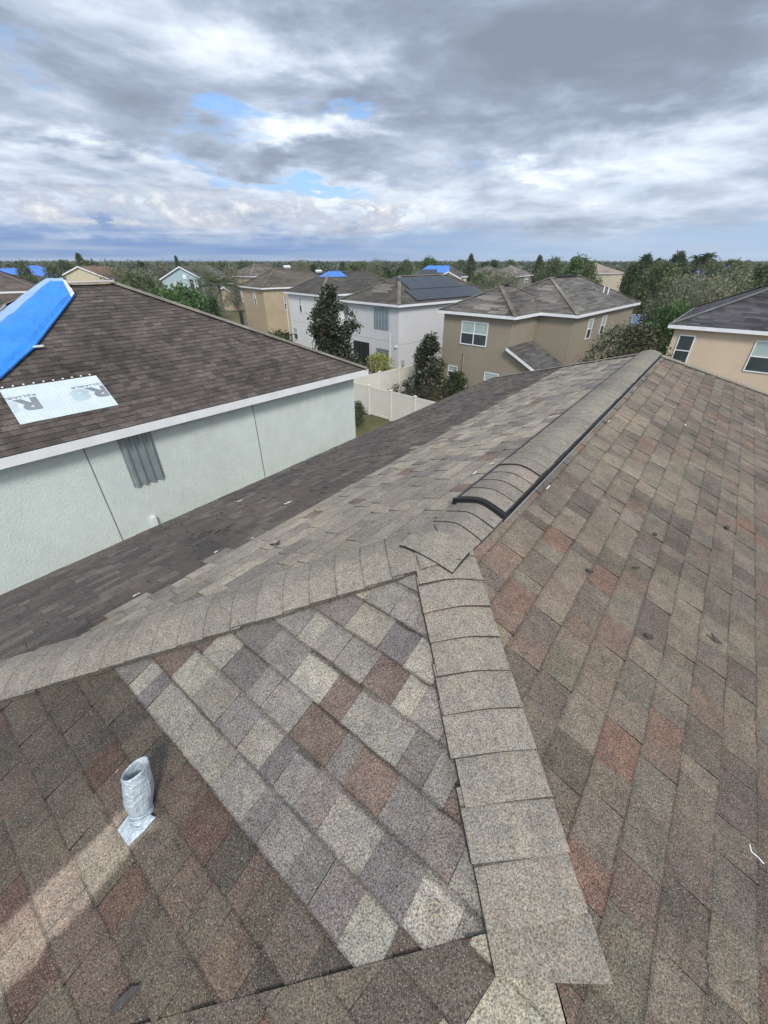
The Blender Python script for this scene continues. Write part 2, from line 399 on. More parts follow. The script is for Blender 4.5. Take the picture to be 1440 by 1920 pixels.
def caprow(mb, P0, D, N1, N2, n, expo, width, cols, seed, lift=.012, over=.05, sharp=.03, thick=.005, butt=1, jitter=.006, wob=0.0, start=0.0, tilt=.009, last_skew=0, line=.4, edge=0):
    """cap shingles bent over the crest P0 + D*s; each lower end laps the next"""
    rg = random.Random(seed)
    s1 = N1.cross(D).normalized(); s2 = N2.cross(D).normalized()
    if s1.dot(N2) > 0: s1 = -s1
    if s2.dot(N1) > 0: s2 = -s2
    upv = (N1 + N2).normalized()
    ws = [-1, -.8, -.6, -.4, -.25, -.12, -.05, 0, .05, .12, .25, .4, .6, .8, 1]
    for k in range(n):
        sb = start + (k + 1) * expo if butt > 0 else start + k * expo
        st = sb - butt * (expo + over)
        wv = width + rg.uniform(-jitter, jitter) * .7; off = rg.uniform(-jitter, jitter) * .6
        yaw = rg.uniform(-jitter, jitter) * .3
        if last_skew and k == n - 1: yaw = last_skew; sb -= .030
        c = rg.choice(cols); j = rg.uniform(.94, 1.06); c4 = (c[0] * j, c[1] * j, c[2] * j, 0)
        def sec(s, lf, yw):
            r = []
            for x in ws:
                ww = x * wv + off; a = (ww + math.hypot(ww, sharp)) / 2; b = (-ww + math.hypot(ww, sharp)) / 2
                r.append(P0 + D * (s + yw * x * 2 + wob * math.sin(s * 9 + x * 4)) + s2 * a + s1 * b + upv * (lf + sharp * .30))
            return r
        A = sec(sb, lift + tilt, yaw); Bq = sec(st, lift, 0 if last_skew and k == n - 1 else yaw)
        for i in range(len(ws) - 1):
            q = [A[i], A[i + 1], Bq[i + 1], Bq[i]]
            if (q[1] - q[0]).cross(q[2] - q[0]).dot(upv) < 0: q.reverse()
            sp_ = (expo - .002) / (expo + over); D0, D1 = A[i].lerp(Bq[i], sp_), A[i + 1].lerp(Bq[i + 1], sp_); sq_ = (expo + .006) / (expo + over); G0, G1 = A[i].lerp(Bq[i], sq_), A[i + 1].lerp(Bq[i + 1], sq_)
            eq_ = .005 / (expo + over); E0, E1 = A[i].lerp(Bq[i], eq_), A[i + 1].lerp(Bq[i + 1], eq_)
            for qq, cq in (([A[i], A[i + 1], E1, E0], tuple(x * (edge or 1) for x in c4)), ([E0, E1, D1, D0], c4), ([D0, D1, G1, G0], tuple(x * line for x in c4)), ([G0, G1, Bq[i + 1], Bq[i]], c4)):  # dark strip at each lap: dirt line with the butt's shade painted in
                if (qq[1] - qq[0]).cross(qq[2] - qq[0]).dot(upv) < 0: qq.reverse()
                mb.poly(qq, cq, smooth=True)
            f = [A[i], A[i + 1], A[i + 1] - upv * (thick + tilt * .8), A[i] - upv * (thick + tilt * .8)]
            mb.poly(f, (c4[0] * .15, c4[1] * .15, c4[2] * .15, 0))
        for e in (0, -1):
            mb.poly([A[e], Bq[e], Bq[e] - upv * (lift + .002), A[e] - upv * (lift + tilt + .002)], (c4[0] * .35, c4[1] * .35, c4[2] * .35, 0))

# ------------------------------------------------------------ ground
def ground_mat():
    m, T, bs = mat('lawn'); co = objco(T)
    a = T.noise(co, .35, 6, .6); b = T.noise(co, 3.5, 6, .65); c = T.noise(co, 26, 3, .7); d = T.noise(co, .012, 5, .6)
    g = T.mix(T.mr(a, .35, .65, 0, 1), (.075, .078, .028), (.13, .115, .05))
    g = T.mix(T.mr(b, .45, .7, 0, .6), g, (.16, .125, .065))
    g = T.vm('SCALE', g, sc=T.mr(c, .3, .7, .6, 1.4, False))
    far = T.mix(T.mr(d, .4, .6, 0, 1), (.045, .06, .025), (.08, .08, .04))
    L = T.vm('LENGTH', co); ln = T.n[-1] if False else L.node.outputs['Value']
    g = T.mix(T.mr(ln, 60, 200, 0, 1), g, far)
    T.l.new(g, bs.inputs['Base Color']); bs.inputs['Roughness'].default_value = .95
    return m
g = MB(); S_ = 30000
g.poly([(-S_, -S_, 0), (S_, -S_, 0), (S_, S_, 0), (-S_, S_, 0)])
tag(g.build('ground', ground_mat()), 'green brown lawns and open land between the houses', None, kind='structure')

# ------------------------------------------------------------ our own roof
A0 = 38.15; T0 = .4255; WE = 4.18; LR = 5.77
RD = az(A0); RP = az(A0 + 90); LP = -RP; K0 = math.sqrt(1 + T0 * T0)
APEX = Vector((.2595, 1.480, CZ - 1.085)); FAR = APEX + RD * LR
Zv = Vector((0, 0, 1))
def slope(O, down, U):      # frame of a slope whose downhill plan direction is `down`
    V = (-down + Zv * T0) / K0; N = (Zv + down * T0) / K0
    return (O, U, V, N)
F_FR = slope(APEX, -RD, RP); F_RT = slope(APEX, RP, RD); F_LT = slope(APEX, LP, RD); F_BK = slope(FAR, RD, RP)
def uvp(u, v, fr):
    p = on_plane(u, v, fr[0], fr[3]) - fr[0]; return p.dot(fr[1]), p.dot(fr[2])
WK = WE * K0
house = empty('brown_roofed_house', 'house underfoot with mixed brown and grey asphalt shingle hip roof and black edged ridge vent', 'house', (APEX.x + RD.x * 2.8, APEX.y + RD.y * 2.8, 0))

NEW = [(2.8, (0.275, 0.2581, 0.2193)), (3.2, (0.205, 0.1921, 0.1754)), (2.4, (0.15, 0.1379, 0.1326)), (1.7, (0.138, 0.1044, 0.0887)), (1.6, (0.235, 0.2167, 0.1887)), (1.2, (0.165, 0.1458, 0.1346))]
OLD = [(3, (0.095, 0.0806, 0.0637)), (2, (0.0801, 0.0688, 0.0574)), (0.9, (0.0892, 0.0602, 0.0478)), (1.5, (0.1109, 0.0935, 0.0744)), (1, (0.1064, 0.0817, 0.0658))]
RTP = [(3, (0.1851, 0.1533, 0.121)), (2.2, (0.1697, 0.1271, 0.1005)), (2.4, (0.1625, 0.1455, 0.1136)), (1.6, (0.2108, 0.1794, 0.1396)), (1.8, (0.1337, 0.1096, 0.0912)), (0.8, (0.183, 0.1203, 0.0921)), (1.4, (0.1285, 0.1106, 0.0884))]
LTD = [(3, (0.112, 0.097, 0.086)), (2, (0.092, 0.082, 0.074)), (0.8, (0.115, 0.091, 0.08)), (1.2, (0.145, 0.13, 0.115))]
LTN = [(3, (0.3372, 0.3046, 0.2482)), (3, (0.2733, 0.252, 0.2112)), (1.6, (0.2093, 0.1949, 0.1753)), (0.4, (0.2093, 0.1568, 0.1246)), (1.5, (0.2965, 0.2666, 0.2196))]

fb = [uvp(*q, F_FR) for q in ((190, 1268), (445, 1530), (700, 1795))]; VB = sum(q[1] for q in fb) / 3
nb = uvp(745, 1685, F_FR)
s0, s1 = uvp(290, 1912, F_FR), uvp(880, 1757, F_FR)             # seam across the foot of the hip
pb, pb2 = uvp(262, 1545, F_FR), uvp(20, 1790, F_FR)
def seg(p, a, b):
    d = (b[0] - a[0], b[1] - a[1]); t = ((p[0] - a[0]) * d[0] + (p[1] - a[1]) * d[1]) / (d[0] ** 2 + d[1] ** 2)
    q = (a[0] + d[0] * t, a[1] + d[1] * t); return t, math.hypot(p[0] - q[0], p[1] - q[1])
def palF(u, v, k, rg):
    new = v > VB and not (u > nb[0] - .02 and v < VB + .143)
    if new:
        c = pick(rg, NEW); return c, 1.0
    return pick(rg, OLD), .35
LBD = [uvp(*q, F_LT) for q in ((250, 1133), (480, 1003), (720, 885), (830, 818))]; VL = sum(q[1] for q in LBD) / 4
def palL(u, v, k, rg):
    if v > VL: return pick(rg, LTN), .5
    if v > VL - .15 and rg.random() < .15: return pick(rg, LTN), .5
    return pick(rg, LTD), .3
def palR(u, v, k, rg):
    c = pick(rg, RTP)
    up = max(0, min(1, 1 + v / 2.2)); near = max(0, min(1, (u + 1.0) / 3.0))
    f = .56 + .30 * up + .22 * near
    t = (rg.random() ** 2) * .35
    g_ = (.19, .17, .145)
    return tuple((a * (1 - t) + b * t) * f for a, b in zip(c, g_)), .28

phF = VB; phL = VL; phR = uvp(1000, 1130, F_RT)[1]
# front slope: everything above the seam, then the piece below it laid a little proud
def line_v(u): return s0[1] + (s1[1] - s0[1]) * (u - s0[0]) / (s1[0] - s0[0])
du = .8
mb = MB(); tri = [(0, 0), (-WE, -WK), (WE, -WK)]
ext = lambda u: (u, line_v(u))
L_, R_ = ext(-6), ext(6)
upper = clip(tri, [L_, R_, (6, 9), (-6, 9)]); lower = clip(tri, [(-6, -19), (6, -19), R_, L_])
lay(mb, *F_FR, upper, palF, wr=(.075, .185), phase=phF, seed=11, th=.0095, raise_=.006, jit=.003)
LOW = [(3, (0.1088, 0.0921, 0.0741)), (1.4, (0.1283, 0.0778, 0.058)), (1, (0.1283, 0.1102, 0.0864))]
def palLow(u, v, k, rg):
    if u > s1[0] - .02: return pick(rg, [(2, (.33, .31, .24)), (1, (.28, .26, .2))]), .1
    return pick(rg, LOW), .3
lay(mb, *F_FR, lower, palLow, wr=(.12, .3), phase=phF + .08, seed=12, th=.007, raise_=.004, lift=.007, skew=.03)
_c0 = on_plane(262, 1535, APEX, F_FR[3]); _c1 = on_plane(20, 1790, APEX, F_FR[3])
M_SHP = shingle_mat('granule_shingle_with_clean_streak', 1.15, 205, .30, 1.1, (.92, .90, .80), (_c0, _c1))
mb.build('roof_slope', M_SHP, house)
mb = MB(); trap = [(0, 0), (LR, 0), (LR + WE, -WK), (-WE, -WK)]
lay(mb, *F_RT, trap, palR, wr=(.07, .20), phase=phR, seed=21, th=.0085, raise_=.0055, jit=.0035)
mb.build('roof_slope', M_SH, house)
mb = MB()
lay(mb, *F_LT, trap, palL, wr=(.07, .24), phase=phL, seed=31, th=.008, raise_=.006, jit=.004)
mb.build('roof_slope', M_SH, house)
mb = MB(); lay(mb, *F_BK, tri, lambda u, v, k, rg: (pick(rg, LTN), .3), wr=(.15, .4), phase=0, seed=41); mb.build('roof_slope', M_SH, house)
# deck, fascia, walls
c4 = [APEX - RD * WE + LP * WE, APEX - RD * WE + RP * WE, FAR + RD * WE + RP * WE, FAR + RD * WE + LP * WE]
ez = APEX.z - T0 * WE
c4 = [Vector((p.x, p.y, ez - .012)) for p in c4]; dn = Vector((0, 0, -.012))
mb = MB(); a_, f_ = APEX + dn, FAR + dn
for q in ((c4[0], c4[1], a_), (c4[1], c4[2], f_, a_), (c4[2], c4[3], f_), (c4[3], c4[0], a_, f_), (c4[3], c4[2], c4[1], c4[0])): mb.poly(q)
mb.build('roof_deck', M_DECK, house)
def ring(mb, pts, h0, h1, t=.03):      # upright band round a rectangle
    cen = sum(pts, Vector()) / len(pts)
    for i in range(len(pts)):
        p, q = pts[i], pts[(i + 1) % len(pts)]; d = (q - p).normalized(); n = Vector((d.y, -d.x, 0))
        if n.dot(p - cen) < 0: n = -n
        p0 = Vector((p.x, p.y, h0)); mb.box(p0 + d * 0 , (q - p) + d * t, n * t, Vector((0, 0, h1 - h0)))
mb = MB(); ring(mb, c4, ez - .19, ez - .014); mb.build('fascia', M_WHITE, house)
def inset(pts, o):
    cen = sum(pts, Vector()) / 4; r = []
    for i in range(4):
        d1 = (pts[(i + 1) % 4] - pts[i]).normalized(); d2 = (pts[i - 1] - pts[i]).normalized(); r.append(pts[i] + (d1 + d2) * o)
    return r
mb = MB(); wp = inset(c4, .35)
for i in range(4):
    p, q = wp[i], wp[(i + 1) % 4]; mb.poly([Vector((p.x, p.y, 0)), Vector((q.x, q.y, 0)), Vector((q.x, q.y, ez - .02)), Vector((p.x, p.y, ez - .02))])
mb.build('wall', M_BEI, house)

# hip caps and ridge caps
CAPC = [(0.2342, 0.2146, 0.1834), (0.2524, 0.2303, 0.1962), (0.22, 0.2019, 0.1726), (0.2392, 0.2206, 0.1903)]
def hipdir(a): return (az(a) - Zv * (T0 / math.sqrt(2))).normalized()
NFR, NRT, NLT, NBK = F_FR[3], F_RT[3], F_LT[3], F_BK[3]
H1D, H2D = hipdir(A0 + 225), hipdir(A0 + 135)
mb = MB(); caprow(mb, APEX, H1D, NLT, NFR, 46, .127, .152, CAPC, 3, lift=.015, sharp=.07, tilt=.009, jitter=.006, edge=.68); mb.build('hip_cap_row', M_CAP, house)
foot = 0
p2 = uvp(1000, 1790, F_FR)
foot = math.hypot(*p2)
n2 = 10
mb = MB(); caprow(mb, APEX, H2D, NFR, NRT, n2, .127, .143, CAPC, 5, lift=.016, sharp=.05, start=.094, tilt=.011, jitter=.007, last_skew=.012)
mb.build('hip_cap_row', M_CAP, house)
for sgn, nn in ((-45, NLT), (45, NRT)):
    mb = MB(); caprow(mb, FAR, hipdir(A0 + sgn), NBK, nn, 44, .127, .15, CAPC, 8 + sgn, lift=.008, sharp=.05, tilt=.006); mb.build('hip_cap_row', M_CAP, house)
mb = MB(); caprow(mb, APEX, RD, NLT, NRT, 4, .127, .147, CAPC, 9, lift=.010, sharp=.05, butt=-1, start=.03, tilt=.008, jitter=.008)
mb.build('ridge_cap_row', M_CAP, house)

# folded cap that closes the joint of both hips and the ridge
def opx(u, v, fr, l): return on_plane(u, v, fr[0] + fr[3] * l, fr[3])
def zroof(x, y, k=.014):
    zs = []
    for O, U, V, N in (F_FR, F_RT, F_LT): zs.append(O.z - (N.x * (x - O.x) + N.y * (y - O.y)) / N.z)
    return -k * math.log(sum(math.exp(-(z - APEX.z) / k) for z in zs)) + APEX.z
def draped(corners, lift, c, nx=14, ny=8, curl=.0):
    mb = MB(); g_ = []
    for i in range(ny + 1):
        r = []
        for j in range(nx + 1):
            fx, fy = j / nx, i / ny; p = (corners[0] * (1 - fx) + corners[1] * fx) * (1 - fy) + (corners[3] * (1 - fx) + corners[2] * fx) * fy
            r.append(Vector((p.x, p.y, zroof(p.x, p.y) + lift + curl * (1 - fy) ** 2)))
        g_.append(r)
    for i in range(ny):
        for j in range(nx): mb.poly([g_[i][j], g_[i][j + 1], g_[i + 1][j + 1], g_[i + 1][j]], c, smooth=True)
    rim = [g_[0][j] for j in range(nx + 1)] + [g_[i][nx] for i in range(1, ny + 1)] + [g_[ny][j] for j in range(nx - 1, -1, -1)] + [g_[i][0] for i in range(ny - 1, 0, -1)]
    for a, b in zip(rim, rim[1:] + rim[:1]): mb.poly([a, b, b - Zv * .022, a - Zv * .022], (.04, .037, .03, 0))
    return mb
cq = [opx(749, 1024, F_LT, .03), opx(848, 1075, F_FR, .03), opx(880, 1043, F_RT, .03), opx(779, 1003, F_LT, .03)]
draped(cq, .061, (.235, .22, .187, 0), curl=-.014).build('ridge_cap_row', M_CAP, house)
# ridge vent
VS = .40; VLN = LR - VS - .02
vent = MB()
s1 = NLT.cross(RD).normalized(); s2 = NRT.cross(RD).normalized()
if s1.dot(NRT) > 0: s1 = -s1
if s2.dot(NLT) > 0: s2 = -s2
upv = Zv
def vsec(s, lf, wv, sharp=.07, wsl=None, wobble=0, off=-.012):
    r = []
    for x in (wsl or [-1, -.75, -.5, -.3, -.15, 0, .15, .3, .5, .75, 1]):
        ww = off + x * wv * (1 + wobble * math.sin(s * 5.1 + x * 2)); a = (ww + math.hypot(ww, sharp)) / 2; b = (-ww + math.hypot(ww, sharp)) / 2
        r.append(APEX + RD * s + s2 * a + s1 * b + upv * (lf + sharp * .26))
    return r
nseg = 60
secs = []
for i in range(nseg + 1):
    s = VS + VLN * i / nseg
    secs.append((vsec(s, .029, .160, wobble=.008), vsec(s, .000, .159, wobble=.008)))
for i in range(nseg):
    for j in range(10):
        vent.poly([secs[i][0][j], secs[i][0][j + 1], secs[i + 1][0][j + 1], secs[i + 1][0][j]], smooth=True)
    for e in (0, -1):
        vent.poly([secs[i][0][e], secs[i + 1][0][e], secs[i + 1][1][e], secs[i][1][e]])
E0_, E1_ = vsec(VS - .006, .040, .162), vsec(VS + .012, .040, .162); E2_, E3_ = vsec(VS - .006, .0, .162), vsec(VS + .012, .0, .162)
for j in range(10):
    vent.poly([E0_[j], E0_[j + 1], E1_[j + 1], E1_[j]]); vent.poly([E0_[j], E0_[j + 1], E2_[j + 1], E2_[j]]); vent.poly([E1_[j], E1_[j + 1], E3_[j + 1], E3_[j]])
for e in (0, -1): vent.poly([E0_[e], E1_[e], E3_[e], E2_[e]])
for i in (0, nseg):
    for j in range(10): vent.poly([secs[i][0][j], secs[i][0][j + 1], secs[i][1][j + 1], secs[i][1][j]])
# small baffles along the open edge of the vent
for k in range(int(VLN / .02)):
    s = VS + k * .02
    for e, sd_ in ((0, s1), (-1, s2)):
        b_ = vsec(s, .002, .159)[e]; vent.box(b_, RD * .006, sd_ * .004, upv * .017)
vo = vent.build('ridge_vent', M_BLACK, house); vo['label'] = 'black plastic vent strip along the ridge'
mb = MB()
for sd_, e in ((s2, -1),):
    pts0 = [vsec(VS + VLN * i / 80, .003, .166)[e] for i in range(81)]
    for i in range(80):
        mb.poly([pts0[i], pts0[i + 1], pts0[i + 1] + sd_ * .006 + upv * .001, pts0[i] + sd_ * .006 + upv * .001]); 
mb.build('vent_flange', M_GALV, vo)
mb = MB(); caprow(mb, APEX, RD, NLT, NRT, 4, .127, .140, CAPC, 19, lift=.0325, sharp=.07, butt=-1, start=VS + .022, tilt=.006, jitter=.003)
mb.build('ridge_cap_row', M_CAP, vo)
mb = MB()
caprow(mb, APEX, RD, NLT, NRT, 1, .12, .141, CAPC[:1], 29, over=.02, lift=.039, sharp=.07, butt=-1, start=VS + .53, tilt=.006, jitter=.003)
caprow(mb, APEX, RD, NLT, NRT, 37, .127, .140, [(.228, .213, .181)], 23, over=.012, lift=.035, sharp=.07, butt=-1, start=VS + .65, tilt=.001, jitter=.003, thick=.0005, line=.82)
mb.build('ridge_cap_row', M_CAP, vo)
# staples / foil tabs that show on the vent edge
for u, v in ((1140, 791), (1024, 917), (886, 889)):
    mb = MB(); p = opx(u, v, F_RT if u > 1000 else F_LT, .04); mb.box(p, RD * .05, RP * .006, Zv * .004); mb.build('vent_staple', M_WBIT, vo)

# vent pipe with its wrapped lead boot
nf = F_FR[3]
B0 = on_plane(268, 1538, APEX, nf); Tz = B0.z + .205; TP = at(253, 1441, Tz)
pipe_ax = (TP - B0).normalized()
pv = MB(); n = 28; rows = []
awayd = Vector((.6, .8, 0))
x_ = pipe_ax.orthogonal().normalized(); y_ = pipe_ax.cross(x_)
Lp_ = (TP - B0).length
prof = [(-.03, .042), (.0, .043), (.012, .046), (.026, .041), (.036, .044), (.05, .046), (.075, .053), (.11, .058), (.15, .057), (Lp_ - .03, .0535), (Lp_ - .012, .053), (Lp_ - .004, .0525), (Lp_, .050), (Lp_ - .002, .046), (Lp_ - .02, .043), (Lp_ - .10, .042)]
for i, (s, r) in enumerate(prof):
    r *= .72
    rr = []
    for k in range(n):
        a = 2 * math.pi * k / n
        wob = 1 + (.09 if s < .05 else .06) * mnoise.noise(Vector((math.cos(a) * 1.6, math.sin(a) * 1.6, s * 30)))
        rad_ = x_ * math.cos(a) + y_ * math.sin(a); so_ = .012 * max(0, (s - .07) / (Lp_ - .07)) * rad_.dot(awayd)
        wob += .075 * mnoise.noise(Vector((math.cos(a) * 3 + 7, math.sin(a) * 3, s * 60)))
        rr.append(B0 + pipe_ax * (s + so_) + (rad_ + awayd * rad_.dot(awayd) * .16 * min(1, max(0, s / .1)) - awayd.cross(Zv) * rad_.dot(awayd.cross(Zv)) * .10) * r * wob)
    rows.append(rr)
for i in range(len(rows) - 1):
    for k in range(n):
        pv.poly([rows[i][k], rows[i][(k + 1) % n], rows[i + 1][(k + 1) % n], rows[i + 1][k]], smooth=True)
pipe = pv.build('vent_pipe', M_FOIL, house); pipe['label'] = 'short vent pipe wrapped in crinkled white flashing tape'
mb = MB(); mb.poly([B0 + pipe_ax * (Lp_ - .098) + (x_ * math.cos(2 * math.pi * k / n) + y_ * math.sin(2 * math.pi * k / n)) * .0335 for k in range(n)]); mb.build('pipe_interior', M_SCRAP, pipe)  # dark disc standing in for the shade deep in the pipe
for s in (.012, .03, .042):
    mb = MB(); pts = []
    for k in range(25):
        a = 2 * math.pi * k / 24; pts.append(B0 + pipe_ax * (s + .006 * math.sin(a + s * 90)) + (x_ * math.cos(a) * 1.06 + y_ * math.sin(a) * .95) * (.034))
    mb.tube(pts, .0034, 6, cap=False); mb.build('wrap_fold', M_FOIL, pipe)
mb = MB()
fl = [(240, 1530), (220, 1556), (240, 1586), (266, 1562), (292, 1532), (262, 1520)]
top_ = [on_plane(u, v, APEX + nf * .017, nf) for u, v in fl]; low_ = [on_plane(u, v, APEX + nf * .010, nf) for u, v in fl]
cn = sum(top_, Vector()) / 6 + nf * .004
for i in range(6):
    mb.poly([top_[i], top_[(i + 1) % 6], cn], smooth=False); mb.poly([top_[i], low_[i], low_[(i + 1) % 6], top_[(i + 1) % 6]])
mb.build('flashing_strip', M_FOIL, pipe)

# ------------------------------------------------------------ loose bits lying on the roof
def scrap(name, label, cat, u, v, fr, w_, l_, rot, m, th=.004, curl=.01, group=None, n=6, seed=0):
    rg = random.Random(seed + int(u)); p = on_plane(u, v, fr[0] + fr[3] * .012, fr[3])
    ax = (fr[1] * math.cos(rot) + fr[2] * math.sin(rot)); ay = fr[3].cross(ax); mb = MB()
    if 'shingle' in name: l_, w_ = l_ * 1.35, w_ * 1.35
    pts = []
    for k in range(n):
        a = 2 * math.pi * k / n + rg.uniform(-.25, .25); r = rg.uniform(.6, 1.1)
        pts.append(p + ax * math.cos(a) * l_ * r + ay * math.sin(a) * w_ * r + fr[3] * (curl * rg.random()))
    cen = sum(pts, Vector()) / n
    for k in range(n):
        a, b = pts[k], pts[(k + 1) % n]; N = fr[3]
        mb.poly([cen + N * th, a + N * th, b + N * th]); mb.poly([a, b, b + N * th, a + N * th]); mb.poly([cen, b, a])
    return tag(mb.build(name, m), label, cat, group)
GS = 'loose bits of shingle on the roof'
scrap('shingle_scrap', 'small grey torn shingle scrap, left of the pair on the right slope', 'roof debris', 1105, 1072, F_RT, .012, .024, -.9, M_SCRAP, group=GS)
scrap('shingle_scrap', 'angular folded shingle scrap lying right of the grey torn scrap', 'roof debris', 1191, 1066, F_RT, .010, .030, -.6, M_SCRAP, curl=.02, group=GS, n=4)
scrap('shingle_scrap', 'small dark crumb of shingle nearest the ridge vent foot on the right slope', 'roof debris', 1228, 1003, F_RT, .011, .022, 0, M_SCRAP, group=GS)
scrap('shingle_scrap', 'long thin black curled shingle sliver near the right edge', 'roof debris', 1338, 1200, F_RT, .007, .030, -1.5, M_SCRAP, curl=.02, group=GS, n=5)
scrap('shingle_scrap', 'stubby dark shingle crumb below the folded scrap on the right slope', 'roof debris', 1215, 1194, F_RT, .010, .018, -1, M_SCRAP, group=GS)
scrap('shingle_scrap', 'round dark crumb of shingle high on the right slope', 'roof debris', 1362, 990, F_RT, .014, .018, 0, M_SCRAP, group=GS)
scrap('shingle_scrap', 'dark slate coloured shingle flake at the lower left corner of the roof', 'roof debris', 236, 1872, F_FR, .010, .045, 1.2, M_SCRAP, group=GS, n=5)
scrap('shingle_scrap', 'curled dark shingle curl on the light band of the left slope', 'roof debris', 520, 1023, F_LT, .014, .035, .4, M_SCRAP, curl=.03, group=GS)
scrap('shingle_scrap', 'wrinkled dark torn shingle lump on the brown left slope', 'roof debris', 417, 998, F_LT, .02, .07, .2, M_SCRAP, curl=.04, group=GS, n=8)
scrap('shingle_scrap', 'flat dark torn strip left of the wrinkled lump on the left slope', 'roof debris', 386, 1002, F_LT, .012, .055, .1, M_SCRAP, curl=.03, group=GS, n=7)
for u, v, fr, l_, lb in ((1284, 797, F_RT, .022, 'tiny white chip high on the right slope beyond the vent'), (450, 940, F_LT, .035, 'white paper flake on the brown left slope, left of its larger twin'),
                         (540, 943, F_LT, .045, 'larger white paper flake on the brown left slope'), (405, 1036, F_LT, .020, 'tiny white chip on the dark lower part of the left slope'),
                         (922, 871, F_LT, .022, 'small white chip beside the ridge vent on the left slope'), (256, 1116, F_LT, .03, 'pale square chip where light and dark shingles meet'),
                         (474, 1010, F_LT, .014, 'tiny white crumb on the edge of the light shingle band')):
    scrap('paper_chip', lb, 'debris', u, v, fr, l_ * .45, l_, .5, M_WBIT, th=.003, curl=.008, group='white chips scattered on the roof', n=5)
def strand(name, label, pts, fr, r, m):
    P = [on_plane(u, v, fr[0] + fr[3] * .014, fr[3]) for u, v in pts]; mb = MB(); mb.tube(P, r, 6); return tag(mb.build(name, m), label, 'debris')
strand('straw_ring', 'thin curled straw ring lying on a brown shingle by the hip caps', [(815 + 14 * math.cos(a), 1704 + 13 * math.sin(a)) for a in [2.6 + i * .4 for i in range(15)]], F_FR, .0009, M_STRAW)
strand('twig', 'pale twig lying at the right edge of the roof', [(1405, 1583), (1409, 1597), (1420, 1606), (1432, 1619)], F_RT, .0022, M_WBIT)
strand('twig', 'short straw sliver beside the vent pipe', [(216, 1448), (222, 1443)], F_FR, .0012, M_STRAW)
#strand('black_seal_strip', 'black sealant smear at the cut end of the hip caps', [(880, 1652), (868, 1720), (850, 1800), (836, 1880), (832, 1905)], F_FR, .0035, M_BLACK)

# ------------------------------------------------------------ other houses
def hip_planes(C, F, S, Lf, Ls, z0, t):
    """C near corner, F and S unit directions of the two visible eaves"""
    K = math.sqrt(1 + t * t); C = Vector((C[0], C[1], z0)); hw = min(Lf, Ls) / 2; pl = []
    cor = [C, C + F * Lf, C + F * Lf + S * Ls, C + S * Ls]
    for i, (e, dd) in enumerate(((Lf, F), (Ls, S), (Lf, -F), (Ls, -S))):
        O = cor[i]; inn = cor[(i + 3) % 4] - O if i else S
        inn = (S, -F, -S, F)[i]
        V = (inn + Zv * t) / K; N = (Zv - inn * t) / K
        if e <= min(Lf, Ls) + 1e-6 and Lf != Ls: poly = [(0, 0), (e, 0), (hw, hw * K)]
        else: poly = [(0, 0), (e, 0), (e - hw, hw * K), (hw, hw * K)]
        pl.append((O, dd, V, N, poly))
    if Ls >= Lf: r1, r2 = C + F * hw + S * hw, C + F * hw + S * (Ls - hw)
    else: r1, r2 = C + S * hw + F * hw, C + S * hw + F * (Lf - hw)
    r1 = r1 + Zv * hw * t; r2 = r2 + Zv * hw * t
    return cor, pl, r1, r2
def hip_edges(cor, r1, r2, Lf, Ls):
    if Ls >= Lf: return [(r1, cor[0]), (r1, cor[1]), (r2, cor[2]), (r2, cor[3])]
    return [(r1, cor[0]), (r1, cor[3]), (r2, cor[1]), (r2, cor[2])]
def far_pal(base, streak=.25, patch=None):
    def f(u, v, k, rg):
        n = mnoise.noise(Vector((u * .5, v * 1.5, base[0] * 50)))
        j = 1 + streak * rg.uniform(-1, 1) + .25 * n
        return (base[0] * j, base[1] * j, base[2] * j), .25
    return f
EAVE = 5.40
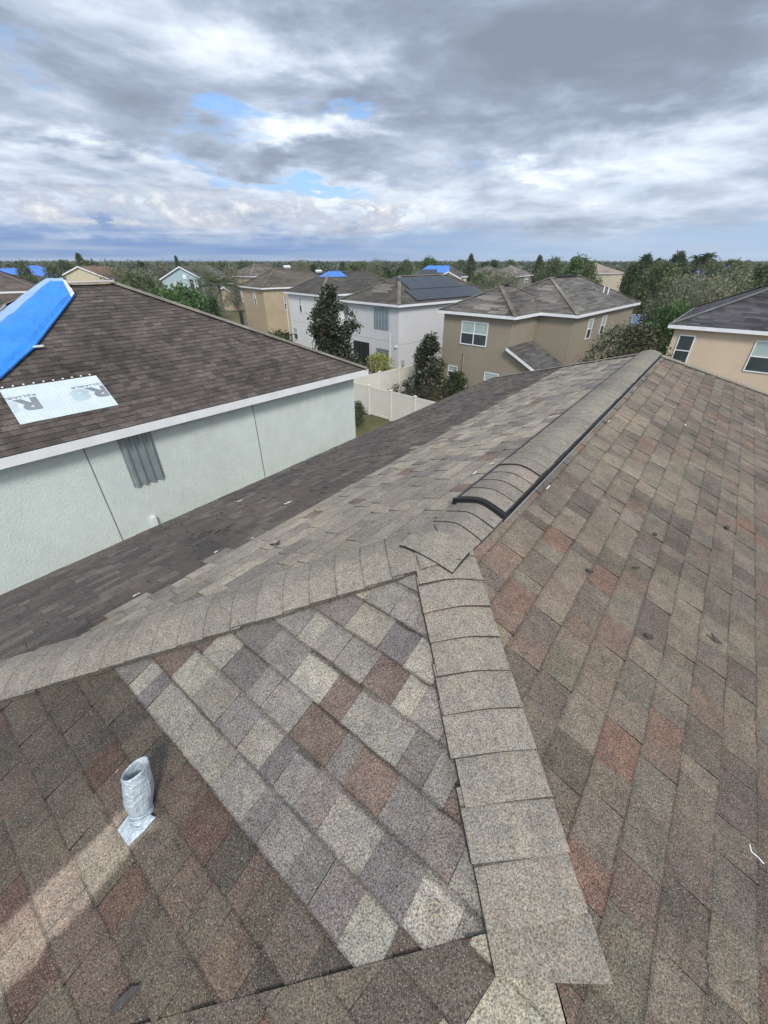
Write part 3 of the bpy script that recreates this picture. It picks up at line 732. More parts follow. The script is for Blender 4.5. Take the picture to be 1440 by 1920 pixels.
def build_house(name, label, C, G, Lf, Ls, t, wallm, rbase, ze=EAVE, over=.3, parent=None, flat=True, wr=(.35, 1.3), seed=1, capcol=None, walls=True, streak=.25, capw=.13, expo=.143, smat=None):
    F, S = az(G - 90), az(G); C = Vector((C[0], C[1], 0))
    root = parent or empty(name, label, 'house', (C.x, C.y, 0))
    cor, pl, r1, r2 = hip_planes(C, F, S, Lf, Ls, ze + .17, t)
    mb = MB()
    for i, (O, U, V, N, poly) in enumerate(pl): lay(mb, O, U, V, N, poly, far_pal(rbase, streak), wr=wr, seed=seed * 10 + i, flat=flat, expo=expo)
    mb.build('roof', smat or M_SHF, root)
    cc = capcol or tuple(x * 1.5 for x in rbase); mb = MB()
    for a, b in hip_edges(cor, r1, r2, Lf, Ls) + [(r1, r2)]:
        d = (b - a).normalized(); sd_ = d.cross(Zv).normalized() * capw; n = 14
        for i in range(n):
            p, q = a + (b - a) * i / n, a + (b - a) * (i + 1) / n; j = rnd.uniform(.85, 1.15); c = tuple(x * j for x in cc)
            mb.poly([p - sd_ - Zv * .0 + Zv * .02, q - sd_ + Zv * .02, q + Zv * .06, p + Zv * .06], c); mb.poly([p + Zv * .06, q + Zv * .06, q + sd_ + Zv * .02, p + sd_ + Zv * .02], c)
    mb.build('hip_cap', smat or M_SHF, root)
    mb = MB(); ring(mb, [Vector((c.x, c.y, 0)) for c in cor], ze, ze + .165, .025)
    wp = inset([Vector((c.x, c.y, 0)) for c in cor], over)
    for i in range(4):      # soffit
        a, b = cor[i], cor[(i + 1) % 4]; p, q = wp[i], wp[(i + 1) % 4]
        mb.poly([Vector((a.x, a.y, ze + .02)), Vector((b.x, b.y, ze + .02)), Vector((q.x, q.y, ze + .02)), Vector((p.x, p.y, ze + .02))])
    mb.build('fascia', M_WHITE, root)
    if walls:
        mb = MB()
        for i in range(4):
            p, q = wp[i], wp[(i + 1) % 4]; mb.poly([Vector((p.x, p.y, 0)), Vector((q.x, q.y, 0)), Vector((q.x, q.y, ze + .02)), Vector((p.x, p.y, ze + .02))])
        mb.build('wall', wallm, root)
    # wall frames: front wall starts at the near corner and runs along F, side wall along S
    w0 = Vector((wp[0].x, wp[0].y, 0))
    return dict(root=root, F=F, S=S, C=C, w0=w0, cor=cor, r1=r1, r2=r2, nF=-S, nS=-F, pl=pl, ze=ze)
def onwall(H, side, u, v):
    """(distance from the near corner, height) where a sight line meets a wall"""
    n = H['nF'] if side == 'F' else H['nS']; p = on_plane(u, v, H['w0'], n)
    d = H['F'] if side == 'F' else H['S']; return (p - H['w0']).dot(d), p.z
def wbox(mb, H, side, s0, s1, z0, z1, d0, d1):
    n = H['nF'] if side == 'F' else H['nS']; d = H['F'] if side == 'F' else H['S']
    mb.box(H['w0'] + d * s0 + Zv * z0 + n * d0, d * (s1 - s0), n * (d1 - d0), Zv * (z1 - z0))
def window(H, side, s0, s1, z0, z1, cols=1, upper=M_GLASSL, lower=M_GLASSD, fr=.05, framem=None, hung=True):
    if s1 < s0: s0, s1 = s1, s0
    if z1 < z0: z0, z1 = z1, z0
    mb = MB(); f = fr
    wbox(mb, H, side, s0, s1, z0, z0 + f, .0, .05); wbox(mb, H, side, s0, s1, z1 - f, z1, .0, .05)
    for k in range(cols + 1):
        x = s0 + (s1 - s0 - f) * k / cols; wbox(mb, H, side, x, x + f, z0 + f, z1 - f, .0, .048)
    zm = (z0 + z1) / 2
    if hung: wbox(mb, H, side, s0 + f, s1 - f, zm - f / 2, zm + f / 2, .0, .04)
    wobj = mb.build('window', framem or M_WHITE, H['root'])
    mb = MB(); wbox(mb, H, side, s0 + f * .5, s1 - f * .5, zm, z1 - f * .5, .005, .02); mb.build('upper_pane', upper, wobj)
    mb = MB(); wbox(mb, H, side, s0 + f * .5, s1 - f * .5, z0 + f * .5, zm - .002, .005, .018); mb.build('lower_pane', lower, wobj)
    return wobj
def win_px(H, side, a, b, **kw):
    s0, z0 = onwall(H, side, *a); s1, z1 = onwall(H, side, *b); return window(H, side, s0, s1, z0, z1, **kw)
def bandline(H, side, z, s0, s1, h=.03, m=None):
    mb = MB(); wbox(mb, H, side, s0, s1, z, z + h, .0, .006); mb.build('floor_line', m or M_DK, H['root'])
def corrugated(H, side, s0, s1, z0, z1, horiz=False, n=5, name='storm_panel', label=None, amp=.03):
    if s1 < s0: s0, s1 = s1, s0
    nn = H['nF'] if side == 'F' else H['nS']; d = H['F'] if side == 'F' else H['S']; mb = MB()
    prof = []
    for k in range(n):
        for x, y in ((0, 0), (.22, 0), (.34, 1), (.66, 1), (.78, 0)): prof.append(((k + x) / n, y))
    prof.append((1, 0))
    for i in range(len(prof) - 1):
        (x0, y0), (x1, y1) = prof[i], prof[i + 1]
        if not horiz:
            P = lambda x, y, z: H['w0'] + d * (s0 + (s1 - s0) * x) + nn * (.015 + amp * y) + Zv * z
            mb.poly([P(x0, y0, z0), P(x1, y1, z0), P(x1, y1, z1), P(x0, y0, z1)])
            if y0 or y1: mb.poly([P(x0, 0, z0), P(x1, 0, z0), P(x1, y1, z0), P(x0, y0, z0)])
        else:
            P = lambda x, y, s: H['w0'] + d * s + nn * (.015 + amp * y) + Zv * (z0 + (z1 - z0) * x)
            mb.poly([P(x0, y0, s0), P(x0, y0, s1), P(x1, y1, s1), P(x1, y1, s0)])
    o = mb.build(name, M_GALV, H['root'])
    if label: o['label'] = label
    return o
def vpipe(H, side, s, z0, z1, r=.04, m=M_WHITE, name='downspout', cap=False):
    n = H['nF'] if side == 'F' else H['nS']; d = H['F'] if side == 'F' else H['S']
    mb = MB(); p = H['w0'] + d * s + n * (r + .004); mb.tube([p + Zv * z0, p + Zv * z1], r, 10)
    if cap: mb.tube([p + Zv * (z1 - .01), p + Zv * (z1 + .09)], r * 1.35, 10)
    return mb.build(name, m, H['root'])
def dist_for(P, a, u, lo=0, hi=40):
    """length along azimuth a from P at which the column u is reached"""
    best = None; d = az(a)
    for i in range(2000):
        s = lo + (hi - lo) * i / 2000; q = P + d * s
        dep = q.y * math.cos(P_) + (CZ - q.z) * math.sin(P_); uu = 720 + FPX * q.x / dep
        e = abs(uu - u)
        if best is None or e < best[0]: best = (e, s)
    return best[1]

# --- left neighbour, pale mint walls
GL = 42.0; cL = at(689, 703, EAVE); hwL = 4.63; ridge_z = EAVE + .17 + .48 * hwL
F_ = az(GL - 180); 
apf = Vector((cL.x, cL.y, 0)) + az(GL - 135) * hwL * math.sqrt(2); apf.z = ridge_z
nearu = dist_for(apf, GL - 180, 98, 0, 12)
LsL = nearu + 2 * hwL
# near corner of the rectangle is the camera-side end of the facing eave
cN = cL + az(GL - 180) * LsL
HL = build_house('mint_walled_house', 'pale mint stucco house with dark brown hip roof, next door on the left', cN, GL, 2 * hwL, LsL, .48, M_MINT, (.094, .080, .072), flat=False, wr=(.12, .27), seed=5, capcol=(.20, .18, .155), streak=.3, smat=M_SHN, capw=.13)
# its facing wall runs along S from the near corner; place things by distance back from the far corner
def sL(u, v):
    p = on_plane(u, v, HL['w0'] , az(GL + 90)); return (p - HL['w0']).dot(az(GL)), p.z
HL['nS'] = az(GL + 90); HL['w0'] = HL['w0']
# the facing wall is on the S side at the near corner column
for (u, v) in ((175, 885), (483, 815)):
    s, z = sL(u, v); mb = MB(); wbox(mb, HL, 'S', s - .010, s + .010, .3, EAVE - .0, .0, .004); mb.build('control_joint', M_DK, HL['root'])
s_a, z_a = sL(221, 832); s_b, z_b = sL(284, 817); _, z_c = sL(278, 905)
corrugated(HL, 'S', s_a, s_b, z_c, EAVE - .02, n=4, label='corrugated metal storm panel over the upper window', amp=.045)
s_a, z_a = sL(285, 968); mb = MB(); wbox(mb, HL, 'S', s_a - .05, s_a + .05, z_a - .5, z_a, 0, .09); mb.build('wall_vent', M_WHITE, HL['root'])
# lower wing roof behind it on the left
NL = (Zv + az(GL + 90) * .48).normalized()
wr0, wr1 = at(62, 548.5, CZ - 1.0), at(0, 550.5, CZ - 1.0); dW = (wr0 - wr1).normalized(); dW.z = 0; dW.normalize()
mb = MB(); inn = Vector((-dW.y, dW.x, 0)); 
if inn.dot(az(GL - 90)) < 0: inn = -inn
Kw = math.sqrt(1 + .48 ** 2)
lay(mb, wr0, dW, (inn + Zv * .48) / Kw, (Zv - inn * .48).normalized(), [(-14, -4.2), (2.2, -4.2), (2.2, 0), (-14, 0)], far_pal((.10, .082, .075), .25), wr=(.3, .9), flat=True, seed=77)
lay(mb, wr0, dW, (-inn + Zv * .48) / Kw, (Zv + inn * .48).normalized(), [(-14, -4.2), (2.2, -4.2), (2.2, 0), (-14, 0)], far_pal((.10, .082, .075), .25), wr=(.3, .9), flat=True, seed=78)
mb.build('wing_roof', M_SHN, HL['root'])
mb = MB(); mb.tube([HL['r2'] + Zv * .05, HL['r1'] + Zv * .05], .035, 8); mb.build('ridge_batten', plain('pinkish_ridge_batten', (.45, .38, .37), .7), HL['root'])

# tarp draped over its near hip
facing = [p for p in HL['pl'] if p[3].dot(az(GL + 90)) > .2][0]; endp = [p for p in HL['pl'] if p[3].dot(az(GL + 180)) > .2][0]
NA, NB_ = facing[3], endp[3]
nearR = HL['r1'] if (HL['r1'] - apf).length > (HL['r2'] - apf).length else HL['r2']
hipd = ((cN + Zv * .17) - nearR); hl = hipd.length; hipd.normalize()
edge = [on_plane(u, v, facing[0] + NA * .03, NA) for u, v in ((142, 556), (65, 657), (0, 715))]
e_dir = (edge[2] - edge[1]).normalized()
mb = MB(); rows = []; NR = 40; NC = 16
ridge_d = (HL['r2'] - HL['r1']).normalized()
if ridge_d.dot(az(GL)) < 0: ridge_d = -ridge_d
rstart = on_plane(126, 536, nearR, NA); rl = max(.3, (rstart - nearR).dot(ridge_d))
def tarp_row(t):
    # t<0: along the ridge, t>=0: down the hip
    if t < 0:
        c = nearR + ridge_d * (-t); fr_ = -t / rl; right = edge[0] * fr_ + (edge[0] * .45 + edge[1] * .55) * (1 - fr_); left = c - (az(GL + 90) + Zv * .48) * .9
    else:
        c = nearR + hipd * t; k = min(1, t / 2.2)
        b1 = edge[0] * .45 + edge[1] * .55
        right = b1 + (edge[1] - b1) * min(1, k) if t < 2.2 else edge[1] + e_dir * (t - 2.2) * .8
        left = c + (az(GL - 90)) * min(1.0, .35 + t); left = left - NB_ * ((left - nearR).dot(NB_) - .0)
    return c, right, left
ts = [-rl * (1 - i / 6) for i in range(6)] + [i * (hl - .1) / 34 for i in range(35)]
for t in ts:
    c, rt_, lf_ = tarp_row(t); r = []
    for j in range(NC + 1):
        f = j / NC
        c2_ = c + az(GL - 90) * min(.75, .12 + max(t, 0) * .35 + (.1 if t < 0 else .1)) + Zv * .06
        if f < .13: p = lf_ - Zv * .25 + (c2_ - lf_ + Zv * .25) * (f / .13)
        elif f < .4: p = c2_ + (c - c2_) * ((f - .13) / .27)
        else: p = c + (rt_ - c) * ((f - .4) / .6)
        nz = mnoise.noise(Vector((p.x * 2.2, p.y * 2.2, p.z * 3)))
        up_ = .10 + .035 * nz + .018 * mnoise.noise(Vector((p.x * 7, p.y * 7, p.z * 9))) if 1 < j < NC - 1 else .06 + .012 * nz
        r.append(p + Zv * up_)
    rows.append(r)
for i in range(len(rows) - 1):
    for j in range(NC): mb.poly([rows[i][j], rows[i][j + 1], rows[i + 1][j + 1], rows[i + 1][j]], smooth=True, mi=1 if j < 6 else 0)
for i in range(len(rows) - 1):
    for j in (0, NC): mb.poly([rows[i][j], rows[i + 1][j], rows[i + 1][j] - Zv * .03, rows[i][j] - Zv * .03])
tarp = tag(mb.build('tarp', [M_TARP, tarp_mat('pale_tarp_fabric', (.30, .46, .70))]), 'large bright blue tarp draped over the near hip of the mint house roof', 'tarp')
mb = MB(); r = rows[0]
for j in range(6, NC): mb.poly([r[j] + Zv * .012, r[j + 1] + Zv * .012, rows[1][j + 1] + Zv * .012, rows[1][j] + Zv * .012])
mb.build('tarp_hem', M_WBIT, tarp)
mb = MB(); q = edge[1] + Zv * .05; mb.box(q, ridge_d * .18, (az(GL - 90)) * .07, Zv * .03); mb.build('tarp_fold', M_WBIT, tarp)
mb = MB(); a1, a2 = rows[14][2] + Zv * .03, rows[26][4] + Zv * .03; mb.tube([a1, a2], .03, 6); mb.build('batten', plain('grey_batten', (.3, .27, .25), .8), tarp)

# underlayment sheet with its print, nailed to the same slope
def onF(u, v, l=.018): return on_plane(u, v, facing[0] + NA * l, NA)
shc = [onF(0, 731), onF(180, 704), onF(222, 759), onF(38, 796), onF(0, 742)]
o_ = onF(60, 750); VX = ridge_d; VY = NA.cross(VX); VY = VY if VY.z > 0 else -VY
def lc(p): return ((p - o_).dot(VX), (p - o_).dot(VY))
# rectangle fitted in slope coordinates, extended a little out of the frame on the left
tr_, br_, bl_ = lc(onF(180, 704)), lc(onF(222, 759)), lc(onF(38, 796)); tl_ = lc(onF(-2, 731))
def sheet_mat():
    m, T, bs = mat('printed_underlayment'); uvn = T.new('ShaderNodeUVMap'); uvn.uv_map = 'UVMap'
    u, v, _ = T.sep(uvn.outputs[0])
    def gl(x, s, w_): return T.m('LESS_THAN', T.m('FRACT', T.m('MULTIPLY', x, s)), w_)
    g1 = T.m('MAXIMUM', gl(u, 15, .10), gl(v, 15, .12))
    n_ = T.noise(uvn.outputs[0], 7, 5, .6)
    f = T.m('MULTIPLY', g1, T.mr(n_, .35, .6, .15, .75))
    c = T.mix(f, (.60, .66, .69), (.33, .40, .45))
    c = T.mix(T.mr(T.noise(uvn.outputs[0], 2.0, 4, .6), .4, .65, 0, .35), c, (.42, .50, .54))
    T.l.new(c, bs.inputs['Base Color']); bs.inputs['Roughness'].default_value = .45
    return m
mb = MB(); gx, gy = 24, 12; G_ = []
for i in range(gy + 1):
    rr = []
    for j in range(gx + 1):
        fx, fy = j / gx, i / gy
        a = (bl_[0] + (br_[0] - bl_[0]) * fx, bl_[1] + (br_[1] - bl_[1]) * fx); b = (tl_[0] + (tr_[0] - tl_[0]) * fx, tl_[1] + (tr_[1] - tl_[1]) * fx)
        x, y = a[0] + (b[0] - a[0]) * fy, a[1] + (b[1] - a[1]) * fy
        rr.append((x, y, .004 * mnoise.noise(Vector((x * 4, y * 4, 0))) + .003))
    G_.append(rr)
for i in range(gy):
    for j in range(gx):
        q = [G_[i][j], G_[i][j + 1], G_[i + 1][j + 1], G_[i + 1][j]]
        mb.poly([o_ + VX * a + VY * b + NA * c for a, b, c in q], uv=[(a, b) for a, b, c in q])
rimpts = [G_[0][j] for j in range(gx + 1)]
for j in range(gx):
    a, b = G_[0][j], G_[0][j + 1]; pa, pb_ = (o_ + VX * a[0] + VY * a[1] + NA * a[2]), (o_ + VX * b[0] + VY * b[1] + NA * b[2]); mb.poly([pa, pb_, pb_ - NA * .012, pa - NA * .012])
sheet = tag(mb.build('underlayment_sheet', sheet_mat()), 'white gridded roofing underlayment patch with grey printed lettering, nailed below the tarp', 'roofing sheet')
M_PR1 = plain('dark_grey_print', (.20, .22, .235), .5); M_PR2 = plain('pale_grey_print', (.40, .47, .51), .5); M_PR3 = plain('faded_print', (.44, .51, .55), .5)
import bmesh
def put_text(txt, xr, xl, yb, yt, m, lift, bold=.0):
    """lettering that reads upside down on the slope; xr is where it starts, xl where it ends"""
    cu = bpy.data.curves.new('lettering', 'FONT'); cu.body = txt; cu.size = 1; cu.extrude = 0; cu.resolution_u = 6; cu.offset = bold
    tmp = bpy.data.objects.new('tmp_text', cu); COL.objects.link(tmp); dg = bpy.context.evaluated_depsgraph_get(); dg.update()
    me = bpy.data.meshes.new_from_object(tmp.evaluated_get(dg)); bpy.data.objects.remove(tmp)
    me.materials.clear(); me.materials.append(m)
    xs = [v.co.x for v in me.vertices]; ys = [v.co.y for v in me.vertices]; x0, x1, y0, y1 = min(xs), max(xs), min(ys), max(ys)
    for v in me.vertices:
        fx = (v.co.x - x0) / (x1 - x0); fy = (v.co.y - y0) / (y1 - y0)
        v.co = Vector((xr + (xl - xr) * fx, yt + (yb - yt) * fy, 0))
    bm = bmesh.new(); bm.from_mesh(me)
    for px, sg in ((-.345, -1), (1.19, 1)):
        bmesh.ops.bisect_plane(bm, geom=bm.verts[:] + bm.edges[:] + bm.faces[:], plane_co=(px, 0, 0), plane_no=(sg, 0, 0), clear_outer=True)
    for v in bm.verts:
        x, y, z = v.co; hh = .004 * mnoise.noise(Vector((x * 4, y * 4, 0))) + .003
        v.co = o_ + VX * x + VY * y + NA * (hh + lift)
    bm.to_mesh(me); bm.free()
    o = bpy.data.objects.new('printed_lettering', me); COL.objects.link(o); o.parent = sheet; return o
put_text('8', -.22, -.56, -.27, .06, M_PR3, .003, .05); put_text('R', .08, -.27, -.28, .07, M_PR1, .0045, .05)
put_text('RELIABLE', .10, -.46, .10, .165, M_PR1, .0038, .012)
put_text('8', .90, .58, -.27, .06, M_PR2, .003, .05); put_text('R', 1.23, .86, -.28, .06, M_PR1, .0045, .05)
put_text('RELIABLE', 1.23, .67, .095, .155, M_PR1, .0038, .012)
mb = MB()
for i in range(10):
    fx = (i + .3) / 10; x = tl_[0] + (tr_[0] - tl_[0]) * fx; y = tl_[1] + (tr_[1] - tl_[1]) * fx
    mb = MB(); mb.box(o_ + VX * x + VY * (y + .03) + NA * .0, VX * .03, VY * .03, NA * .01); mb.build('cap_nail', M_WBIT, sheet)

# --- tan house
HT = build_house('tan_house', 'tan stucco two storey house with grey hip roof and low shed roof in its corner', at(1083, 597, EAVE), 43.5, 7.6, 12.8, .47, M_TAN, (.135, .125, .115), seed=6, capcol=(0.2, 0.184, 0.156), streak=.35)
HT['root']
cA = at(966, 600, EAVE)
HA = build_house('tan_wing', '', cA, 43.5, 5.6, 7.0, .49, M_TAN, (.13, .12, .11), parent=HT['root'], seed=7, capcol=(0.208, 0.188, 0.16), streak=.35)
win_px(HA, 'F', (866.7, 600.7), (911, 651), cols=2, fr=.06)
win_px(HA, 'F', (841, 684), (856, 708)); win_px(HA, 'F', (909, 697), (933, 718), lower=M_GLASSL, hung=False)
s, z = onwall(HA, 'F', 870.7, 664); vpipe(HA, 'F', s, 0, z, .05, M_PIPE, cap=True)
s, z = onwall(HA, 'F', 872, 722); mb = MB(); wbox(mb, HA, 'F', s - .11, s + .11, z - .2, z + .2, 0, .12); mb.build('meter_box', M_WHITE, HA['root'])
bandline(HA, 'F', onwall(HA, 'F', 880, 683)[1], 0, 5.0, .035, M_PIPE)
win_px(HT, 'S', (1107, 597.5), (1112, 632.5), fr=.055) if False else None
for a, b in (((1109, 597.5), (1108, 633)), ((1134, 591.5), (1133, 625))):
    s, zt = onwall(HT, 'S', *a); _, zb = onwall(HT, 'S', *b)
    HTn = dict(HT); window(HTn, 'S', s - .35, s + .45, zb, zt, fr=.055)
bandline(HT, 'S', 2.75, 0, 12.2, .035, M_PIPE)
# shed roof in the inner corner
Fd, Sd = HT['F'], HT['S']
tA = on_plane(952, 650, HA['w0'], HA['nF']); zA = tA.z
w = HA['w0']; depth = 3.2; run = 4.2; tt = .50
mb = MB(); P0 = Vector((w.x, w.y, zA)) - Sd * .3; Kt = math.sqrt(1 + tt * tt)
lay(mb, P0 + (-Fd) * run - Zv * tt * run, Sd, (Fd + Zv * tt) / Kt, (Zv - Fd * tt).normalized(), [(0, 0), (depth + .3, 0), (depth + .3, run * Kt), (0, run * Kt)], far_pal((.115, .11, .108), .3), wr=(.3, 1.0), flat=True, seed=99)
mb.build('shed_roof', M_SHF, HT['root'])
mb = MB(); q0, q1 = P0, P0 + (-Fd) * run - Zv * tt * run
mb.box(q0 - Zv * .17, q1 - q0, -Sd * .025, Zv * .165); mb.box(q1 - Zv * .17, Sd * (depth + .3), -Fd * .025, Zv * .165); mb.build('shed_fascia', M_WHITE, HT['root'])
mb = MB(); g0 = Vector((w.x, w.y, 0)); g1 = g0 - Fd * (run - .3)
mb.poly([g0, g1, g1 + Zv * (zA - tt * (run - .3) - .03), g0 + Zv * (zA - .03)]); mb.poly([g1, g1 + Sd * depth, g1 + Sd * depth + Zv * (zA - tt * (run - .3) - .03), g1 + Zv * (zA - tt * (run - .3) - .03)])
mb.build('shed_wall', M_TAN, HT['root'])
# ridge vents and plumbing stacks on its roof
def ridge_vent(H, f0, f1):
    a = H['r1'] + (H['r2'] - H['r1']) * f0; b = H['r1'] + (H['r2'] - H['r1']) * f1; mb = MB(); d = (b - a)
    sd_ = d.cross(Zv).normalized() * .16; mb.box(a - sd_ + Zv * .03, d, sd_ * 2, Zv * .09); mb.build('ridge_vent', M_BLACK, H['root'])
ridge_vent(HT, .15, .8); ridge_vent(HA, .25, .6)
def stack(H, u, v, pi, r=.05, h=.45, name='vent_pipe'):
    O, U, V, N, poly = pi; p = on_plane(u, v, O, N); mb = MB(); mb.tube([p, p + Zv * h], r, 8); mb.build(name, M_WHITE, H['root'])
sideT = [p for p in HT['pl'] if p[3].dot(az(43.5 + 90)) > .2][0]
stack(HT, 1131, 549, sideT); stack(HT, 1139, 552, sideT)

# pale repaired patches of shingle
def patches(H, plane, cells, col, seed=3):
    O, U, V, N, poly = plane; rg = random.Random(seed)
    for (u0, v0), (u1, v1) in cells:
        mb = MB()
        a = on_plane(u0, v0, O, N) - O; b = on_plane(u1, v1, O, N) - O
        x0, x1 = sorted((a.dot(U), b.dot(U))); y0, y1 = sorted((a.dot(V), b.dot(V))); y = y0
        while y < y1:
            dx = rg.uniform(-.4, .4); j = rg.uniform(.8, 1.15); pg = clip([(x0 + dx, y), (x1 + dx, y), (x1 + dx, y + .135), (x0 + dx, y + .135)], poly)
            if len(pg) > 2:
                q = [O + U * p[0] + V * p[1] + N * .008 for p in pg]; 
                if (q[1] - q[0]).cross(q[2] - q[0]).dot(N) < 0: q.reverse()
                mb.poly(q, tuple(x * j for x in col))
            y += .143
        if mb.f: mb.build('repaired_shingle_patch', M_SHF, H['root'])
frontA = [p for p in HA['pl'] if p[3].dot(-Sd) > .2][0]; frontT = [p for p in HT['pl'] if p[3].dot(-Sd) > .2][0]
patches(HT, frontA, [((892, 570), (930, 583)), ((905, 555), (940, 565)), ((925, 578), (950, 590))], (.24, .225, .20))
patches(HT, frontT, [((1008, 536), (1030, 545)), ((1030, 562), (1050, 570))], (.23, .215, .19))
patches(HT, sideT, [((1075, 530), (1095, 533)), ((1112, 538), (1132, 548)), ((1070, 575), (1100, 580))], (.22, .21, .19))

# --- pale grey house with solar panels
HV = build_house('pale_grey_house', 'pale grey stucco two storey house with rooftop solar panels', at(748, 577, EAVE), 47, 7.3, 13.5, .47, M_LAV, (.095, .088, .078), seed=8, capcol=(0.192, 0.172, 0.14), streak=.25)
corrugated(HV, 'F', onwall(HV, 'F', 701, 590)[0], onwall(HV, 'F', 729, 590)[0], onwall(HV, 'F', 715, 618)[1], EAVE - .15, n=5, label='wide corrugated storm panel on the upper floor')
corrugated(HV, 'F', onwall(HV, 'F', 645, 580)[0], onwall(HV, 'F', 652, 580)[0], onwall(HV, 'F', 650, 594)[1], EAVE - .15, n=2, label='narrow corrugated storm panel at the left end')
corrugated(HV, 'F', onwall(HV, 'F', 706, 652)[0], onwall(HV, 'F', 729, 652)[0], onwall(HV, 'F', 715, 673)[1], onwall(HV, 'F', 715, 653)[1], horiz=True, n=5, label='horizontal ribbed storm panel on the ground floor', amp=.05)
s0_, zt = onwall(HV, 'F', 692, 643); s1_, _ = onwall(HV, 'F', 664, 640); zb = .15
mb = MB(); wbox(mb, HV, 'F', s0_, s1_, zb, zt, .0, .02); lanai = mb.build('screened_porch', M_DARKROOM, HV['root'])
mb = MB()
for f in (0, .33, .66, 1): x = s0_ + (s1_ - s0_) * f; wbox(mb, HV, 'F', x - .03, x + .03, zb, zt, .02, .05)
wbox(mb, HV, 'F', s0_, s1_, 1.0, 1.05, .02, .045); mb.build('screen_frame', M_BLACK, lanai)
bandline(HV, 'F', onwall(HV, 'F', 715, 638)[1], 0, 6.7, .03, plain('grey_band', (.33, .33, .34), .8)); bandline(HV, 'S', 2.72, 0, 12.8, .03, plain('grey_band_b', (.33, .33, .34), .8))
s, z = onwall(HV, 'F', 732, 628); vpipe(HV, 'F', s, .1, z, .04, M_WHITE, cap=True)
s, z = onwall(HV, 'S', 754, 680); mb = MB(); wbox(mb, HV, 'S', s - .12, s + .12, z - .25, z + .2, 0, .12); mb.build('utility_box', plain('grey_box', (.35, .36, .37), .5), HV['root'])
s, z = onwall(HV, 'F', 744, 650); mb = MB(); wbox(mb, HV, 'F', s - .05, s + .12, z - .06, z + .06, 0, .15); mb.build('flood_light', M_WHITE, HV['root'])
sideV = [p for p in HV['pl'] if p[3].dot(az(47 + 90)) > .2][0]; frontV = [p for p in HV['pl'] if p[3].dot(-az(47)) > .2][0]
def solar(H, plane, quad, nx, ny, gap=.03):
    O, U, V, N, poly = plane; pts = [on_plane(u, v, O + N * .1, N) - O for u, v in quad]
    x0 = min(p.dot(U) for p in pts); x1 = max(p.dot(U) for p in pts); y0 = min(p.dot(V) for p in pts); y1 = max(p.dot(V) for p in pts)
    for i in range(nx):
        for j in range(ny):
            a = x0 + (x1 - x0) * i / nx; b = y0 + (y1 - y0) * j / ny; w_, h_ = (x1 - x0) / nx - gap, (y1 - y0) / ny - gap
            mb = MB(); mb.box(O + U * a + V * b + N * .07, U * w_, V * h_, N * .04); mb.build('solar_panel', M_SOLAR, H['root'])
def solar_rect(H, plane, x0, x1, y0, y1, nx, ny):
    O, U, V, N, poly = plane; gap = .025
    for i in range(nx):
        for j in range(ny):
            a = x0 + (x1 - x0) * i / nx; b = y0 + (y1 - y0) * j / ny; w_, h_ = (x1 - x0) / nx - gap, (y1 - y0) / ny - gap
            mb = MB(); mb.box(O + U * a + V * b + N * .05, U * w_, V * h_, N * .035); mb.build('solar_panel', M_SOLAR, H['root'])
def pc_(plane, u, v):
    O, U, V, N, poly = plane; p = on_plane(u, v, O + N * .1, N) - O; return p.dot(U), p.dot(V)
SOL = [pc_(sideV, u, v) for u, v in ((758, 524), (781, 545), (759, 547), (787, 567), (895, 557), (845, 523))]
print('solar', [(round(a, 2), round(b, 2)) for a, b in SOL], 'poly', sideV[4])
ev = sideV[4]; Lside = ev[1][0]; top_y = ev[2][1]
flip = sideV[1].dot(az(47)) < 0
def sx(a): return Lside - a if flip else a
a0 = 1.35; a1 = 10.9
for (xa, xb, ya, yb, nx) in ((2.2, 11.4, .3, 1.85, 6), (2.9, 9.6, 1.9, top_y - .3, 4)):
    x0, x1 = sorted((sx(xa), sx(xb))); solar_rect(HV, sideV, x0, x1, ya, yb, nx, 1)
patches(HV, frontV, [((703, 540), (722, 549)), ((708, 534), (735, 541))], (.20, .185, .16))

# --- white house with blue tarp cap
HW = build_house('white_house', 'white stucco two storey house with a small blue tarp on its roof peak', at(600, 557, EAVE), 50, 7.3, 12, .5, M_WST, (.085, .08, .072), seed=9, capcol=(0.176, 0.16, 0.132), streak=.22)
for a, b in (((532, 556), (539, 581)), ((560, 558), (567.5, 586)), ((550, 613), (560, 637))): win_px(HW, 'F', a, b, fr=.05)
bandline(HW, 'F', 2.75, 0, 6.7, .03, plain('grey_band_c', (.4, .4, .39), .8))
s, _ = onwall(HW, 'F', 541, 600); vpipe(HW, 'F', s, .1, 4.2, .04)
pk = HW['r1']; mb = MB(); F_, S_2 = HW['F'], HW['S']; cs = []
base = [pk - F_ * .95 - S_2 * .95, pk + F_ * .95 - S_2 * .95, pk + F_ * .95 + S_2 * 1.6, pk - F_ * .95 + S_2 * 1.6]
base = [Vector((b.x, b.y, pk.z - .5 * .95 + .05)) for b in base]; tt_ = [pk + Zv * .08, pk + S_2 * 1.4 + Zv * .08]
for q in ((base[0], base[1], tt_[0]), (base[1], base[2], tt_[1], tt_[0]), (base[2], base[3], tt_[1]), (base[3], base[0], tt_[0], tt_[1])): mb.poly(q)
tag(mb.build('tarp', M_TARPF), 'small blue tarp folded over the peak of the white house', 'tarp')

